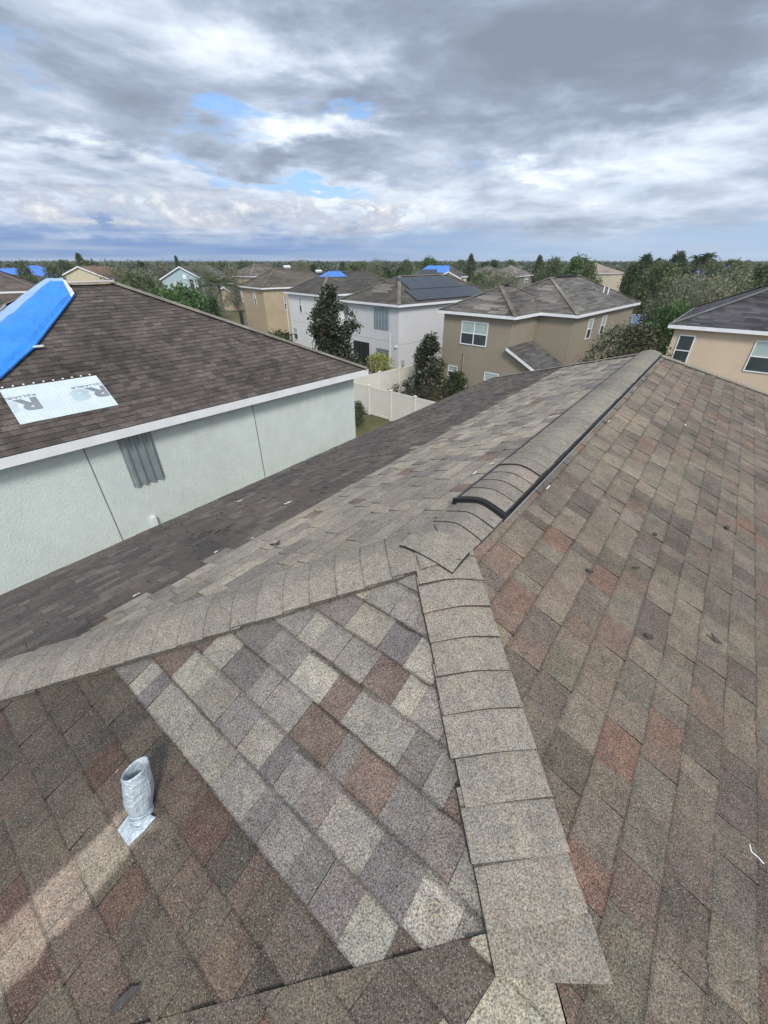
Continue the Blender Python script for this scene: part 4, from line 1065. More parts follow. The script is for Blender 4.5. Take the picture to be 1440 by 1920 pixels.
# --- ochre house
HO = build_house('ochre_house', 'ochre stucco two storey house with brown grey hip roof and two skylight vents', at(490, 543, EAVE), 52, 7.6, 12, .5, M_BEI, (.12, .105, .085), seed=10, capcol=(.16, .14, .11), streak=.22)
for a, b in (((451, 544), (457, 567)), ((474.5, 547), (481.5, 571))): win_px(HO, 'F', a, b, fr=.05)
bandline(HO, 'F', 2.75, 0, 7, .03, M_PIPE); bandline(HO, 'S', 2.75, 0, 11.4, .03, M_PIPE)
mb = MB(); s, z = onwall(HO, 'F', 452, 590); wbox(mb, HO, 'F', s - .7, s + .7, .1, 2.4, 0, .02); mb.build('garage_opening', M_DARKROOM, HO['root'])  # flat dark panel standing for the shade inside the garage
sideO = [p for p in HO['pl'] if p[3].dot(az(52 + 90)) > .2][0]
def vent_box(H, plane, u, v):
    O, U, V, N, poly = plane; p = on_plane(u, v, O, N); mb = MB(); mb.box(p, U * .9, V * .35, N * .2); mb.build('roof_vent', M_WHITE, H['root'])
vent_box(HO, sideO, 545, 503); vent_box(HO, sideO, 604, 511)

# --- peach house on the right
cP = at(1252.5, 615, EAVE)
HP = build_house('peach_house', 'peach stucco house with dark grey hip roof at the right edge', cP + az(129) * 11, 39, 11, 11.5, .46, M_PEA, (.075, .073, .078), seed=13, capcol=(.15, .145, .14), streak=.4, wr=(.3, .9))
for a, b in (((1275, 627), (1303, 672)), ((1419, 638), (1434, 697))):
    s0_, zt = onwall(HP, 'F', *a); 
    if a[0] < 1300:
        s1_, _ = onwall(HP, 'F', 1306, 629); zb = onwall(HP, 'F', 1264, 655)[1] - .75; up_m = M_GLASSD
    else:
        s1_ = s0_ - 1.05; zb = onwall(HP, 'F', 1398, 696)[1]; up_m = M_GLASSL
    window(HP, 'F', s0_, s1_, zb, zt, upper=up_m, fr=.05)

# --- far houses
def far_house(name, label, px, G, Lf, Ls, t, wm, rb, seed, ze=EAVE, **kw):
    return build_house(name, label, at(*px, ze), G, Lf, Ls, t, wm, rb, ze=ze, seed=seed, wr=(.8, 2.5), expo=.3, capw=.18, **kw)
def gable_front(H, u0, u1, vE, uP, vP, dpt, wm, rb, name='front_gable'):
    pass
H1 = far_house('solar_roofed_house', 'brown roofed house with dark solar panels at the far left', (82, 548), -35, 10, 11, .5, M_BEI, (.12, .10, .088), 41)
fr1 = [p for p in H1['pl'] if p[3].dot(-az(-35)) > .2][0]; solar_rect(H1, fr1, 4.2, 7.4, .4, 3.2, 3, 2)
H1b = far_house('brown_roofed_house', 'second brown hip roofed house at the far left, below the blue tarps', (104, 534), -28, 14, 5.4, .42, M_BEI, (.115, .098, .085), 61)
H2 = far_house('grey_far_house', 'far grey hip roofed house peeping out between trees, left of the cream gable', (178, 513), -25, 7, 9, .45, M_GREY, (.15, .14, .13), 42)
def gable_house(name, label, cat_px, G, w_, d_, t, wm, rb, seed, ze=EAVE, trim=M_WHITE):
    C = at(*cat_px, ze); F, S = az(G - 90), az(G); root = empty(name, label, 'house', (C.x, C.y, 0)); C = Vector((C.x, C.y, 0)); hw = w_ / 2; K = math.sqrt(1 + t * t)
    a, b = C, C + F * w_; mb = MB(); rz = ze + t * hw
    pk_ = C + F * hw
    wz = lambda p, z: Vector((p.x, p.y, z))
    o = .3; a1_, b1_ = a + F * o, b - F * o; S3 = S * .3
    mb.poly([wz(a1_ + S3, 0), wz(b1_ + S3, 0), wz(b1_ + S3, ze), wz(pk_ + S3, rz - .15), wz(a1_ + S3, ze)]); mb.poly([wz(a1_ + S3, 0), wz(a1_ + S * d_, 0), wz(a1_ + S * d_, ze), wz(a1_ + S3, ze)])
    mb.poly([wz(b1_ + S3, 0), wz(b1_ + S * d_, 0), wz(b1_ + S * d_, ze), wz(b1_ + S3, ze)]); mb.poly([wz(b1_ + S * d_, 0), wz(a1_ + S * d_, 0), wz(a1_ + S * d_, ze), wz(pk_ + S * d_, rz - .15), wz(b1_ + S * d_, ze)])
    mb.build('wall', wm, root)
    mb = MB()
    lay(mb, wz(a, ze), S, (F + Zv * t) / K, (Zv - F * t).normalized(), [(0, 0), (d_ + .3, 0), (d_ + .3, hw * K), (0, hw * K)], far_pal(rb, .25), wr=(.8, 2.5), expo=.3, flat=True, seed=seed)
    lay(mb, wz(b, ze), S, (-F + Zv * t) / K, (Zv + F * t).normalized(), [(0, 0), (d_ + .3, 0), (d_ + .3, hw * K), (0, hw * K)], far_pal(rb, .25), wr=(.8, 2.5), expo=.3, flat=True, seed=seed + 1)
    mb.build('roof', M_SHF, root); mb = MB()
    for p in (a, b): mb.box(wz(p, ze - .22), wz(pk_, rz) - wz(p, ze), -S * .04, Zv * .215)
    mb.box(wz(a, ze - .2), S * d_, -F * .03, Zv * .19); mb.build('fascia', trim, root)
    return dict(root=root, F=F, S=S, C=C, w0=wz(a1_ + S3, 0), nF=-S, nS=-F, ze=ze)
H3 = gable_house('cream_gabled_house', 'far cream house with wide front gable and brown roof', (206, 523), -8, 10.5, 12, .42, M_CREAM, (.21, .135, .095), 43)
H4 = gable_house('light_blue_house', 'light blue gabled house with white trim and black shutters among trees', (383, 524), 8, 9.5, 12, .46, M_BLUH, (.11, .105, .10), 44)
win_px(H4, 'F', (364, 529), (373, 545), cols=1, fr=.1)
mb = MB()
for u in (361, 376):
    s, z = onwall(H4, 'F', u, 537); wbox(mb, H4, 'F', s - .35, s + .35, z - 1.3, z + 1.2, 0, .06)
    o = mb.build('shutter', M_BLACK, H4['root']); mb = MB()
win_px(H4, 'F', (327, 529), (336, 545), fr=.1)
mb = MB(); s, z = onwall(H4, 'F', 346, 519); wbox(mb, H4, 'F', s - .35, s + .35, z - .35, z + .35, 0, .08); mb.build('gable_vent', M_WHITE, H4['root'])
H5 = gable_house('small_porch_house', 'small beige gabled porch building by the palm, left of the ochre house', (441, 551), 25, 5.5, 6, .42, M_BEI, (.13, .12, .10), 45, ze=3.0)
H6 = far_house('brown_far_house', 'brown hip roofed house behind the palm tree', (470, 520), 40, 10, 12, .5, M_BEI, (.14, .125, .105), 46)
H7 = far_house('cream_tarped_house', 'far cream house with solar panels and a blue patched roof', (877, 520), 12, 13.5, 9, .45, M_CREAM, (.10, .095, .09), 47)
H7b = gable_house('front_gable_wing', '', (864, 521.5), 12, 5.4, 6, .46, M_CREAM, (.10, .095, .09), 48)
for ch in list(H7b['root'].children):
    ch.parent = H7['root']; ch.matrix_parent_inverse = Matrix.Translation(-H7['root'].location); ch.name = {'wall': 'gable_wall', 'roof': 'gable_roof', 'fascia': 'gable_fascia'}.get(ch.name.split('.')[0], ch.name)
bpy.data.objects.remove(H7b['root']); H7b['root'] = H7['root']
for u in (852, 863): win_px(H7b, 'F', (u - 2, 524), (u + 2, 532), fr=.08); 
mb = MB()
for u in (848.5, 856, 860, 867): s, z = onwall(H7b, 'F', u, 528); wbox(mb, H7b, 'F', s - .16, s + .16, z - .7, z + .7, 0, .05); mb.build('shutter', plain('brown_shutter', (.12, .05, .04), .6), H7['root']); mb = MB()
f7 = [p for p in H7['pl'] if p[3].dot(-az(12)) > .2][0]
solar_rect(H7, f7, 7.2, 11.2, .5, 2.9, 4, 2)
def tarp_on(plane, quad, label, lift=.06, m=None):
    O, U, V, N, poly = plane; mb = MB(); nx, ny = 10, 8
    for i in range(nx):
        for j in range(ny):
            pts = []
            for a, b in ((i, j), (i + 1, j), (i + 1, j + 1), (i, j + 1)):
                fx, fy = a / nx, b / ny
                x = (quad[0][0] * (1 - fx) + quad[1][0] * fx) * (1 - fy) + (quad[3][0] * (1 - fx) + quad[2][0] * fx) * fy
                y = (quad[0][1] * (1 - fx) + quad[1][1] * fx) * (1 - fy) + (quad[3][1] * (1 - fx) + quad[2][1] * fx) * fy
                pts.append(O + U * x + V * y + N * (lift + .03 * mnoise.noise(Vector((x * 2, y * 2, 0)))))
            mb.poly(pts, smooth=True)
    return tag(mb.build('tarp', m or M_TARPF), label, 'tarp')
ty = f7[4][2][1]
tarp_on(f7, [(4.2, 1.3), (7.0, 1.6), (7.6, ty), (4.6, ty)], 'bright blue tarp right of the solar panels on the far cream house')
tarp_on(f7, [(7.4, 3.0), (10.6, 3.0), (9.4, ty), (7.6, ty)], 'thin strip of blue tarp above the solar panels on the far cream house')
H8 = far_house('grey_hip_house', 'far grey brown house with grey hip roof and one white window', (972, 519), 40, 9, 10, .45, M_GREY, (.19, .175, .16), 49)
win_px(H8, 'S', (984, 520), (989, 529), fr=.12)
H9 = far_house('hidden_grey_house', 'far dark grey roofed house mostly hidden by olive trees', (925, 519), 40, 8, 10, .45, M_GREY, (.16, .15, .135), 50)
H10 = far_house('pinkish_roofed_house', 'far house with wide pinkish tan roof beyond the tan house', (1148, 514), 40, 14, 14, .35, M_CREAM, (.32, .26, .215), 51)
H11 = far_house('tarped_house', 'far house under a large blue tarp at the far left', (124, 526), -33, 13, 8, .45, M_CREAM, (.12, .10, .09), 52)
for pl_ in H11['pl'][:2] + H11['pl'][3:]:
    e = pl_[4][1][0]; ty = pl_[4][2][1]
    if len(pl_[4]) == 4: tarp_on(pl_, [(.8, .8), (e - .8, .8), (pl_[4][2][0], ty), (pl_[4][3][0], ty)], 'pale blue tarp over the long slope of the far left house' if pl_[3].dot(az(147)) > 0 else 'blue tarp over the rear slope of the far left house')
    else: tarp_on(pl_, [(.8, .8), (e - .8, .8), (e / 2 + .01, ty), (e / 2, ty)], 'bright blue tarp over the left hip end of the far left house' if pl_[3].dot(az(-123)) > 0 else 'bright blue tarp over the right hip end of the far left house')
H12 = far_house('second_tarped_house', 'farther house with a blue tarp roof behind the first tarped one', (114, 517), -33, 10, 8, .5, M_WST, (.1, .09, .09), 53)
for pl_ in H12['pl'][:2]:
    e = pl_[4][1][0]; ty = pl_[4][2][1]
p_ = [q for q in H12['pl'] if q[3].dot(-az(-33)) > .2][0]; tarp_on(p_, [(.5, .5), (p_[4][1][0] - .5, .5), (p_[4][2][0], p_[4][2][1]), (p_[4][3][0], p_[4][3][1])], 'blue tarp on the farther of the two tarped left houses')
H13 = far_house('right_tarped_house', 'far house with a blue tarp roof above the trees at right', (1386, 518), 60, 12, 16, .45, M_WST, (.2, .18, .16), 54)
p_ = [q for q in H13['pl'] if q[3].dot(-az(60)) > .2][0]; e = p_[4][1][0]; tarp_on(p_, [(.5, .5), (e - .5, .5), (p_[4][2][0] + .01, p_[4][2][1]), (p_[4][-1][0], p_[4][-1][1])], 'blue tarp on the roof among the right hand trees')
H14 = far_house('brown_left_house', 'brown hip roofed house just behind the mint house wing', (100, 549), 44, 8, 10, .5, M_BEI, (.115, .095, .085), 55, ze=4.2) if False else None

# --- pool and terrace behind the tan house
pq = [at(u, v, .03) for u, v in ((1180, 611), (1236, 611), (1236, 590), (1180, 590))]
mb = MB(); ctr = sum(pq, Vector()) / 4
mb.poly([Vector((p.x, p.y, .012)) + (p - ctr) * .12 for p in pq]); tag(mb.build('pool_terrace', plain('pale_concrete', (.42, .40, .37), .8)), 'pale concrete terrace round a swimming pool', None, kind='structure')
mb = MB(); mb.poly([Vector((p.x, p.y, .024)) for p in pq]); pw, T, bs = mat('pool_water'); co = objco(T)
T.l.new(T.mix(T.mr(T.noise(co, .6, 4, .6), .4, .6, 0, 1), (.04, .16, .38), (.10, .28, .50)), bs.inputs['Base Color']); bs.inputs['Roughness'].default_value = .15
tag(mb.build('water', pw), 'blue swimming pool water beside the tan house', None, kind='structure')

# ------------------------------------------------------------ fences
def fence(name, label, pts, h=1.83, sp=1.98, cap=True):
    root = empty(name, label, 'fence', (pts[0].x, pts[0].y, 0))
    for a, b in zip(pts, pts[1:]):
        L = (b - a).length; n = max(1, round(L / sp)); d = (b - a).normalized(); nr = Vector((d.y, -d.x, 0))
        for i in range(n):
            p = a + (b - a) * i / n; q = a + (b - a) * (i + 1) / n; mb = MB()
            k = 9; w_ = (q - p).length / k
            for j in range(k): mb.box(p + d * (w_ * j) - nr * .018 + Zv * .1, d * (w_ - .004), nr * .036, Zv * (h - .26))
            pan = mb.build('fence_panel', M_VINYL, root); mb = MB()
            mb.box(p - nr * .03 + Zv * (h - .17), q - p, nr * .06, Zv * .14); mb.build('top_rail', M_VINYL, pan); mb = MB()
            mb.box(p - nr * .03 + Zv * .05, q - p, nr * .06, Zv * .14); mb.build('bottom_rail', M_VINYL, pan)
        for i in range(n + 1):
            p = a + (b - a) * i / n; mb = MB(); e = .065; o = p - d * e - nr * e; mb.box(o, d * 2 * e, nr * 2 * e, Zv * h); pst = mb.build('fence_post', M_VINYL, root); mb = MB()
            c = [p + d * x * .085 + nr * y * .085 + Zv * h for x, y in ((-1, -1), (1, -1), (1, 1), (-1, 1))]
            mb.box(c[0], c[1] - c[0], c[3] - c[0], Zv * .03)
            for k in range(4): mb.poly([c[k] + Zv * .03, c[(k + 1) % 4] + Zv * .03, p + Zv * (h + .08)])
            mb.build('post_cap', M_VINYL, pst)
    return root
f1 = at(732.5, 789, 0); f1b = at(692.5, 777, 0); fd = (f1b - f1); spc = fd.length; fd.normalize()
fence('vinyl_fence', 'near cream vinyl privacy fence running down to the right', [f1 + fd * spc * 3, f1 - fd * spc * 6], sp=spc)
g1 = at(749, 737, 0); g2 = at(717, 752, 0)
gd = (g1 - g2).normalized(); gs = (g1 - g2).length
print('fence az', math.degrees(math.atan2(fd.x, fd.y)), spc, math.degrees(math.atan2(gd.x, gd.y)), gs)
gj = g1; gaz = az(48)
fence('vinyl_fence', 'rear cream vinyl privacy fence beside the yellow bush', [g1 - gaz * 5.94, g1 + gaz * 3.96], sp=1.98)

# ------------------------------------------------------------ trees
def leafquads(cent, size, col, rg, nrm_up=.3, asp=.5):
    pass
class Leaves:
    def __init__(s, seed): s.r = np.random.default_rng(seed); s.c = []; s.d = []; s.sz = []; s.col = []; s.asp = []
    def add(s, pts, dirs, size, cols, asp=.45):
        n = len(pts); s.c.append(pts); s.d.append(dirs); s.sz.append(size * s.r.uniform(.7, 1.3, n)); s.col.append(cols); s.asp.append(np.full(n, asp))
    def build(s, name, m, parent=None):
        c = np.concatenate(s.c); d = np.concatenate(s.d); sz = np.concatenate(s.sz); col = np.concatenate(s.col); asp = np.concatenate(s.asp); n = len(c)
        d = d / (np.linalg.norm(d, axis=1, keepdims=True) + 1e-9)
        r = s.r.normal(size=(n, 3)); x = np.cross(d, r); x /= (np.linalg.norm(x, axis=1, keepdims=True) + 1e-9)
        L = sz[:, None]; w_ = (sz * asp)[:, None] / 2
        V = np.stack([c, c + d * L * .5 + x * w_, c + d * L, c + d * L * .5 - x * w_], 1).reshape(-1, 3)
        me = bpy.data.meshes.new(name); me.vertices.add(4 * n); me.vertices.foreach_set('co', V.ravel().astype(np.float32))
        me.loops.add(4 * n); me.loops.foreach_set('vertex_index', np.arange(4 * n, dtype=np.int32))
        me.polygons.add(n); me.polygons.foreach_set('loop_start', np.arange(0, 4 * n, 4, dtype=np.int32)); me.polygons.foreach_set('loop_total', np.full(n, 4, dtype=np.int32))
        me.update(calc_edges=True)
        ca = me.color_attributes.new('col', 'FLOAT_COLOR', 'CORNER'); cc = np.concatenate([np.repeat(col, 4, 0), np.zeros((4 * n, 1))], 1).astype(np.float32); ca.data.foreach_set('color', cc.ravel())
        me.materials.append(m); o = bpy.data.objects.new(name, me); COL.objects.link(o)
        if parent: o.parent = parent
        return o
def rosette_tree(name, H, R, seed, cols, wts, leaf=.17, ncl=260, per=16, shape='cone', base=.12, asp=.42, m=None, trunk=.11, cl_r=.22, gap=.0):
    """a tree in local coordinates: trunk with limbs out to every leaf cluster"""
    r = np.random.default_rng(seed); root = bpy.data.objects.new(name, None); COL.objects.link(root); root.empty_display_size = .2
    mb = MB(); tp = [Vector((0, 0, 0))]
    for i in range(1, 8): tp.append(Vector((r.normal() * .03 * i * H / 8, r.normal() * .03 * i * H / 8, H * .93 * i / 7)))
    mb.tube(tp, [trunk * (1 - .85 * i / 7) for i in range(8)], 8)
    LV = Leaves(seed); cols = np.array(cols); wts = np.array(wts) / sum(wts); k = 0; tries = 0
    while k < ncl and tries < ncl * 20:
        tries += 1; t = r.random() ** .85; z = H * (base + (1 - base) * t)
        if shape == 'cone': rad = R * (1 - t) ** .75 * (.72 + .28 * math.sin(t * 9 + 1)) + .12
        elif shape == 'round': rad = R * math.sqrt(max(0, 1 - (2 * t - 1) ** 2)) ** .8
        elif shape == 'vase': rad = R * math.sin(math.pi * min(.97, .22 + .76 * t))
        else: rad = R
        a = r.random() * 2 * math.pi; lump = .72 + .38 * mnoise.noise(Vector((math.cos(a) * 1.3 + seed, math.sin(a) * 1.3, z * 3.2 / H + seed)))*1.4
        q = rad * lump * r.random() ** .4; c = np.array([math.cos(a) * q, math.sin(a) * q, z])
        if mnoise.noise(Vector((c[0] * 2.6 / R, c[1] * 2.6 / R, c[2] * 5 / H + seed))) < gap - .28: continue
        k += 1
        if k % 3 == 0 or shape == 'vase':
            zi = max(.05, z - q * .7) / (H * .93) * 7; i0 = min(6, int(zi)); b = tp[i0].lerp(tp[i0 + 1], min(1, zi - i0))
            mid = b.lerp(Vector(c), .5) + Vector((0, 0, -.04 * R)); mb.tube([b, mid, Vector(c)], [trunk * .22, trunk * .13, trunk * .05], 5, cap=False)
        d = r.normal(size=(per, 3)); d /= np.linalg.norm(d, axis=1, keepdims=True); outw = np.array([math.cos(a), math.sin(a), .7]); d = d + outw * .55
        pts = c + r.normal(size=(per, 3)) * cl_r * .45; ci = r.choice(len(cols), per, p=wts); base_c = cols[ci] * r.uniform(.65, 1.35, (per, 1)) * r.uniform(.75, 1.25)
        LV.add(pts, d, leaf, base_c, asp)
    mb.build('trunk', M_BARK, root); LV.build('crown', m or M_LEAF, root); return root
def copy_tree(o):
    c = o.copy(); COL.objects.link(c)
    for ch in o.children: d = ch.copy(); COL.objects.link(d); d.parent = c
    return c
def put(o, p, label, cat, s=1, rot=0, group=None, sz=None):
    o.location = (p[0], p[1], 0); o.scale = (s, s, sz or s); o.rotation_euler = (0, 0, rot); return tag(o, label, cat, group)
MG = [(0.028, 0.042, 0.02), (0.042, 0.06, 0.028), (0.06, 0.075, 0.038), (0.1, 0.062, 0.038), (0.2, 0.21, 0.18)]
MGw = [4, 4, 2, 1.3, .35]
def ground_near(u, dist):
    d = ray(u, 600); k = dist / math.hypot(d.x, d.y); return Vector((d.x * k, d.y * k, 0))
def top_h(u, v, dist):      # height a thing at that distance needs for its top to reach v
    d = ray(u, v); return CZ + d.z * dist / math.hypot(d.x, d.y)
# the two dark magnolias
dM = 31.0; t1 = rosette_tree('magnolia_tree', top_h(620, 545, dM), 4.7, 3, MG, MGw, .22, 850, 20, 'cone', .05, .45, trunk=.13, cl_r=.3)
put(t1, ground_near(619, dM), 'tall dark conical magnolia in front of the white house', 'tree')
p2_ = at(800, 752, 0); d2_ = math.hypot(p2_.x, p2_.y)
t2 = rosette_tree('magnolia_tree', top_h(812, 634, d2_) , 3.1, 8, MG, [4, 4, 2, 2.0, .5], .19, 480, 18, 'cone', .07, .45, trunk=.08, cl_r=.26, gap=.06)
put(t2, p2_, 'smaller thin topped magnolia behind the cream fence, before the tan house', 'tree')
t3 = rosette_tree('magnolia_tree', top_h(1208, 618, 25), 2.5, 9, [(.035, .05, .02), (.055, .065, .028), (.10, .075, .04), (.13, .085, .05), (.085, .10, .04), (.22, .21, .15)], [3, 3.5, 1.4, .7, 2.2, .5], .15, 620, 20, 'round', .2, .42, trunk=.1, cl_r=.3)
put(t3, ground_near(1200, 25), 'rust tinged magnolia between the tan and peach houses', 'tree')
GR = [(.05, .085, .025), (.075, .12, .035), (.035, .06, .02)]
YG = [(.38, .38, .08), (.26, .28, .07), (.48, .45, .12), (.13, .17, .05)]
sh = rosette_tree('croton_bush', 2.0, 1.35, 21, YG, [3, 3, 2, 2], .16, 170, 16, 'round', .05, .4, m=M_LEAF2, trunk=.04); sh2 = sh
pc1 = ground_near(708, 31.5); put(sh, pc1, 'bright yellow green croton bush by the pale grey house', 'bush', 1.15)
sh = rosette_tree('shrub', 1.9, .95, 22, GR, [3, 3, 3], .16, 110, 14, 'round', .05, .4, m=M_LEAF2, trunk=.04)
put(sh, at(853, 752, 0), 'leafy green shrub at the foot of the tan house wall', 'bush', 1.0)
sh_b = copy_tree(sh); put(sh_b, at(668, 800, 0) , 'small green shrub at the far corner of the mint house', 'bush', .75, 1.2)
sh_c = copy_tree(sh2); put(sh_c, ground_near(1246, 30), 'yellow green bush against the left end of the peach house', 'bush', 1.55, 2)
sh_d = copy_tree(sh2); put(sh_d, ground_near(1187, 36), 'low yellowish bush before the swimming pool', 'bush', .8, 1)

sh_e = copy_tree(sh); put(sh_e, ground_near(518, 36), 'dark green shrub at the left corner of the white house', 'bush', top_h(518, 626, 36) / 1.9, 2.6)
# palms
def palm(name, H, seed, fr=16, L=2.2, droop=.55, trunk_r=.13, col=((.06, .09, .03), (.09, .12, .04)), arch=1.0, fan=False):
    r = np.random.default_rng(seed); root = bpy.data.objects.new(name, None); COL.objects.link(root); mb = MB()
    if H > .4: mb.tube([(0, 0, 0), (.05, 0, H * .5), (0, .04, H)], [trunk_r * 1.2, trunk_r, trunk_r * .85], 9); mb.build('trunk', M_BARK, root)
    LV = Leaves(seed); st = MB()
    for k in range(fr):
        a = 2 * math.pi * k / fr + r.uniform(-.2, .2); el = r.uniform(-.1, 1.25); l = L * r.uniform(.8, 1.1); pts = []
        for i in range(13):
            t = i / 12; x = l * (math.cos(el) * t + .15 * t); z = l * (math.sin(el) * t - droop * t * t * arch); pts.append(np.array([math.cos(a) * x, math.sin(a) * x, H + z]))
        st.tube([Vector(p) for p in pts[::3]], [.02, .015, .01, .008, .004], 4, cap=False)
        for i in range(2, 13):
            for sgn in (-1, 1):
                for h in range(2):
                    p = pts[i] + (pts[i] - pts[i - 1]) * (h * .5); tan = pts[i] - pts[i - 1]; tan /= np.linalg.norm(tan); sd_ = np.cross(tan, [0, 0, 1]) * sgn
                    d = sd_ * .8 + tan * .6 + np.array([0, 0, -.35]) ; LV.add(p[None], d[None], L * .22 * (1.1 - .6 * i / 12), (np.array(col[r.integers(len(col))]) * r.uniform(.7, 1.3))[None], .14)
    st.build('frond_stem', M_LEAF2 if False else M_BARK, root); LV.build('frond', M_LEAF2, root); return root
pm = palm('palm_tree', top_h(422, 515, 58) - 1.2, 5, 18, 3.0, .6, .17)
put(pm, ground_near(422, 58), 'feathery palm tree left of the ochre house', 'palm')
pm2 = palm('palm_tree', top_h(735, 500, 62) - 1.0, 6, 26, 2.7, .35, .2, ((.03, .07, .02), (.05, .10, .03)))
put(pm2, ground_near(736, 62), 'dense dark green palm behind the solar panelled roof', 'palm')
pm3 = palm('palm_tree', top_h(1278, 479, 70) - .3, 7, 46, 1.45, .55, .2, ((.045, .07, .03), (.065, .09, .04)))
put(pm3, ground_near(1283, 70), 'tall round headed palm rising above the right hand trees', 'palm')
pm4 = copy_tree(pm3); put(pm4, ground_near(1270, 72), 'palm head leaning left of the tall round headed palm', 'palm', .98, 2.2)
for i, (u, dist, s, lb) in enumerate(((455, 36, (top_h(455, 591, 36) - .3) / 1.75, 'bushy low palm clump beside the roof hip, leftmost'), (478, 36, (top_h(478, 596, 36) - .3) / 1.75, 'bushy low palm clump, second from the left'), (500, 36, (top_h(500, 612, 36) - .3) / 1.75, 'bushy low palm clump nearest the white house'))):
    if i == 0: pl0 = palm('palm_clump', .3, 15, 22, 1.9, .45, .1, ((.10, .15, .04), (.15, .19, .06), (.07, .10, .03))); o = pl0
    else: o = copy_tree(pl0)
    put(o, ground_near(u, dist), lb, 'palm', s, i * 1.3, 'low palm clumps behind the mint house')

# general trees: a few kinds, each copied where the photograph shows one
OAK = [(0.1165, 0.1552, 0.0652), (0.1552, 0.1941, 0.0854), (0.0854, 0.1118, 0.0528), (0.2018, 0.2173, 0.1165)]
OLV = [(0.1891, 0.2042, 0.121), (0.2268, 0.2344, 0.1512), (0.1437, 0.1588, 0.0983), (0.2873, 0.2722, 0.1891)]
BRT = [(0.0862, 0.1552, 0.0483), (0.1207, 0.1955, 0.0644), (0.0575, 0.1035, 0.0345)]
PIN = [(0.0715, 0.1105, 0.0546), (0.0975, 0.143, 0.0676), (0.1235, 0.1625, 0.091)]
kinds = {
 'oak': rosette_tree('oak_tree', 8, 3.6, 51, OAK, [3, 3, 3, 1.5], .34, 330, 14, 'round', .22, .5, m=M_LEAF2, trunk=.2, cl_r=.6),
 'olive': rosette_tree('thinned_oak_tree', 7.5, 4.0, 52, OLV, [3, 3, 2, 2], .28, 360, 12, 'round', .18, .4, m=M_LEAF2, trunk=.18, cl_r=.7, gap=.02),
 'bright': rosette_tree('broadleaf_tree', 6.5, 3.2, 53, BRT, [3, 3, 3], .34, 300, 16, 'round', .12, .5, m=M_LEAF2, trunk=.16, cl_r=.6),
 'pine': rosette_tree('pine_tree', 11, 2.4, 54, PIN, [3, 3, 2], .42, 260, 26, 'vase', .4, .35, m=M_LEAF2, trunk=.18, cl_r=.5),
 'bare': rosette_tree('bare_tree', 8.5, 3.0, 55, [(.16, .15, .12), (.11, .11, .07)], [2, 2], .22, 170, 3, 'vase', .25, .2, m=M_LEAF2, trunk=.16, cl_r=.5),
 'tall': rosette_tree('dense_tree', 9.5, 3.3, 56, [(.072, .112, .047), (.10, .145, .06), (.058, .082, .038)], [3, 3, 3], .34, 340, 14, 'cone', .1, .5, m=M_LEAF2, trunk=.2, cl_r=.6),
}
baseH = dict(oak=8, olive=7.5, bright=6.5, pine=11, bare=8.5, tall=9.5)
usedk = set()
def tree(kind, u, v, dist, label, wide=1.0, group=None):
    o = kinds[kind] if kind not in usedk else copy_tree(kinds[kind]); usedk.add(kind)
    h = top_h(u, v, dist); s = h / baseH[kind]
    o.location = ground_near(u, dist); o.scale = (s * wide, s * wide, s); o.rotation_euler = (0, 0, rnd.uniform(0, 6.28)); return tag(o, label, 'tree', group)
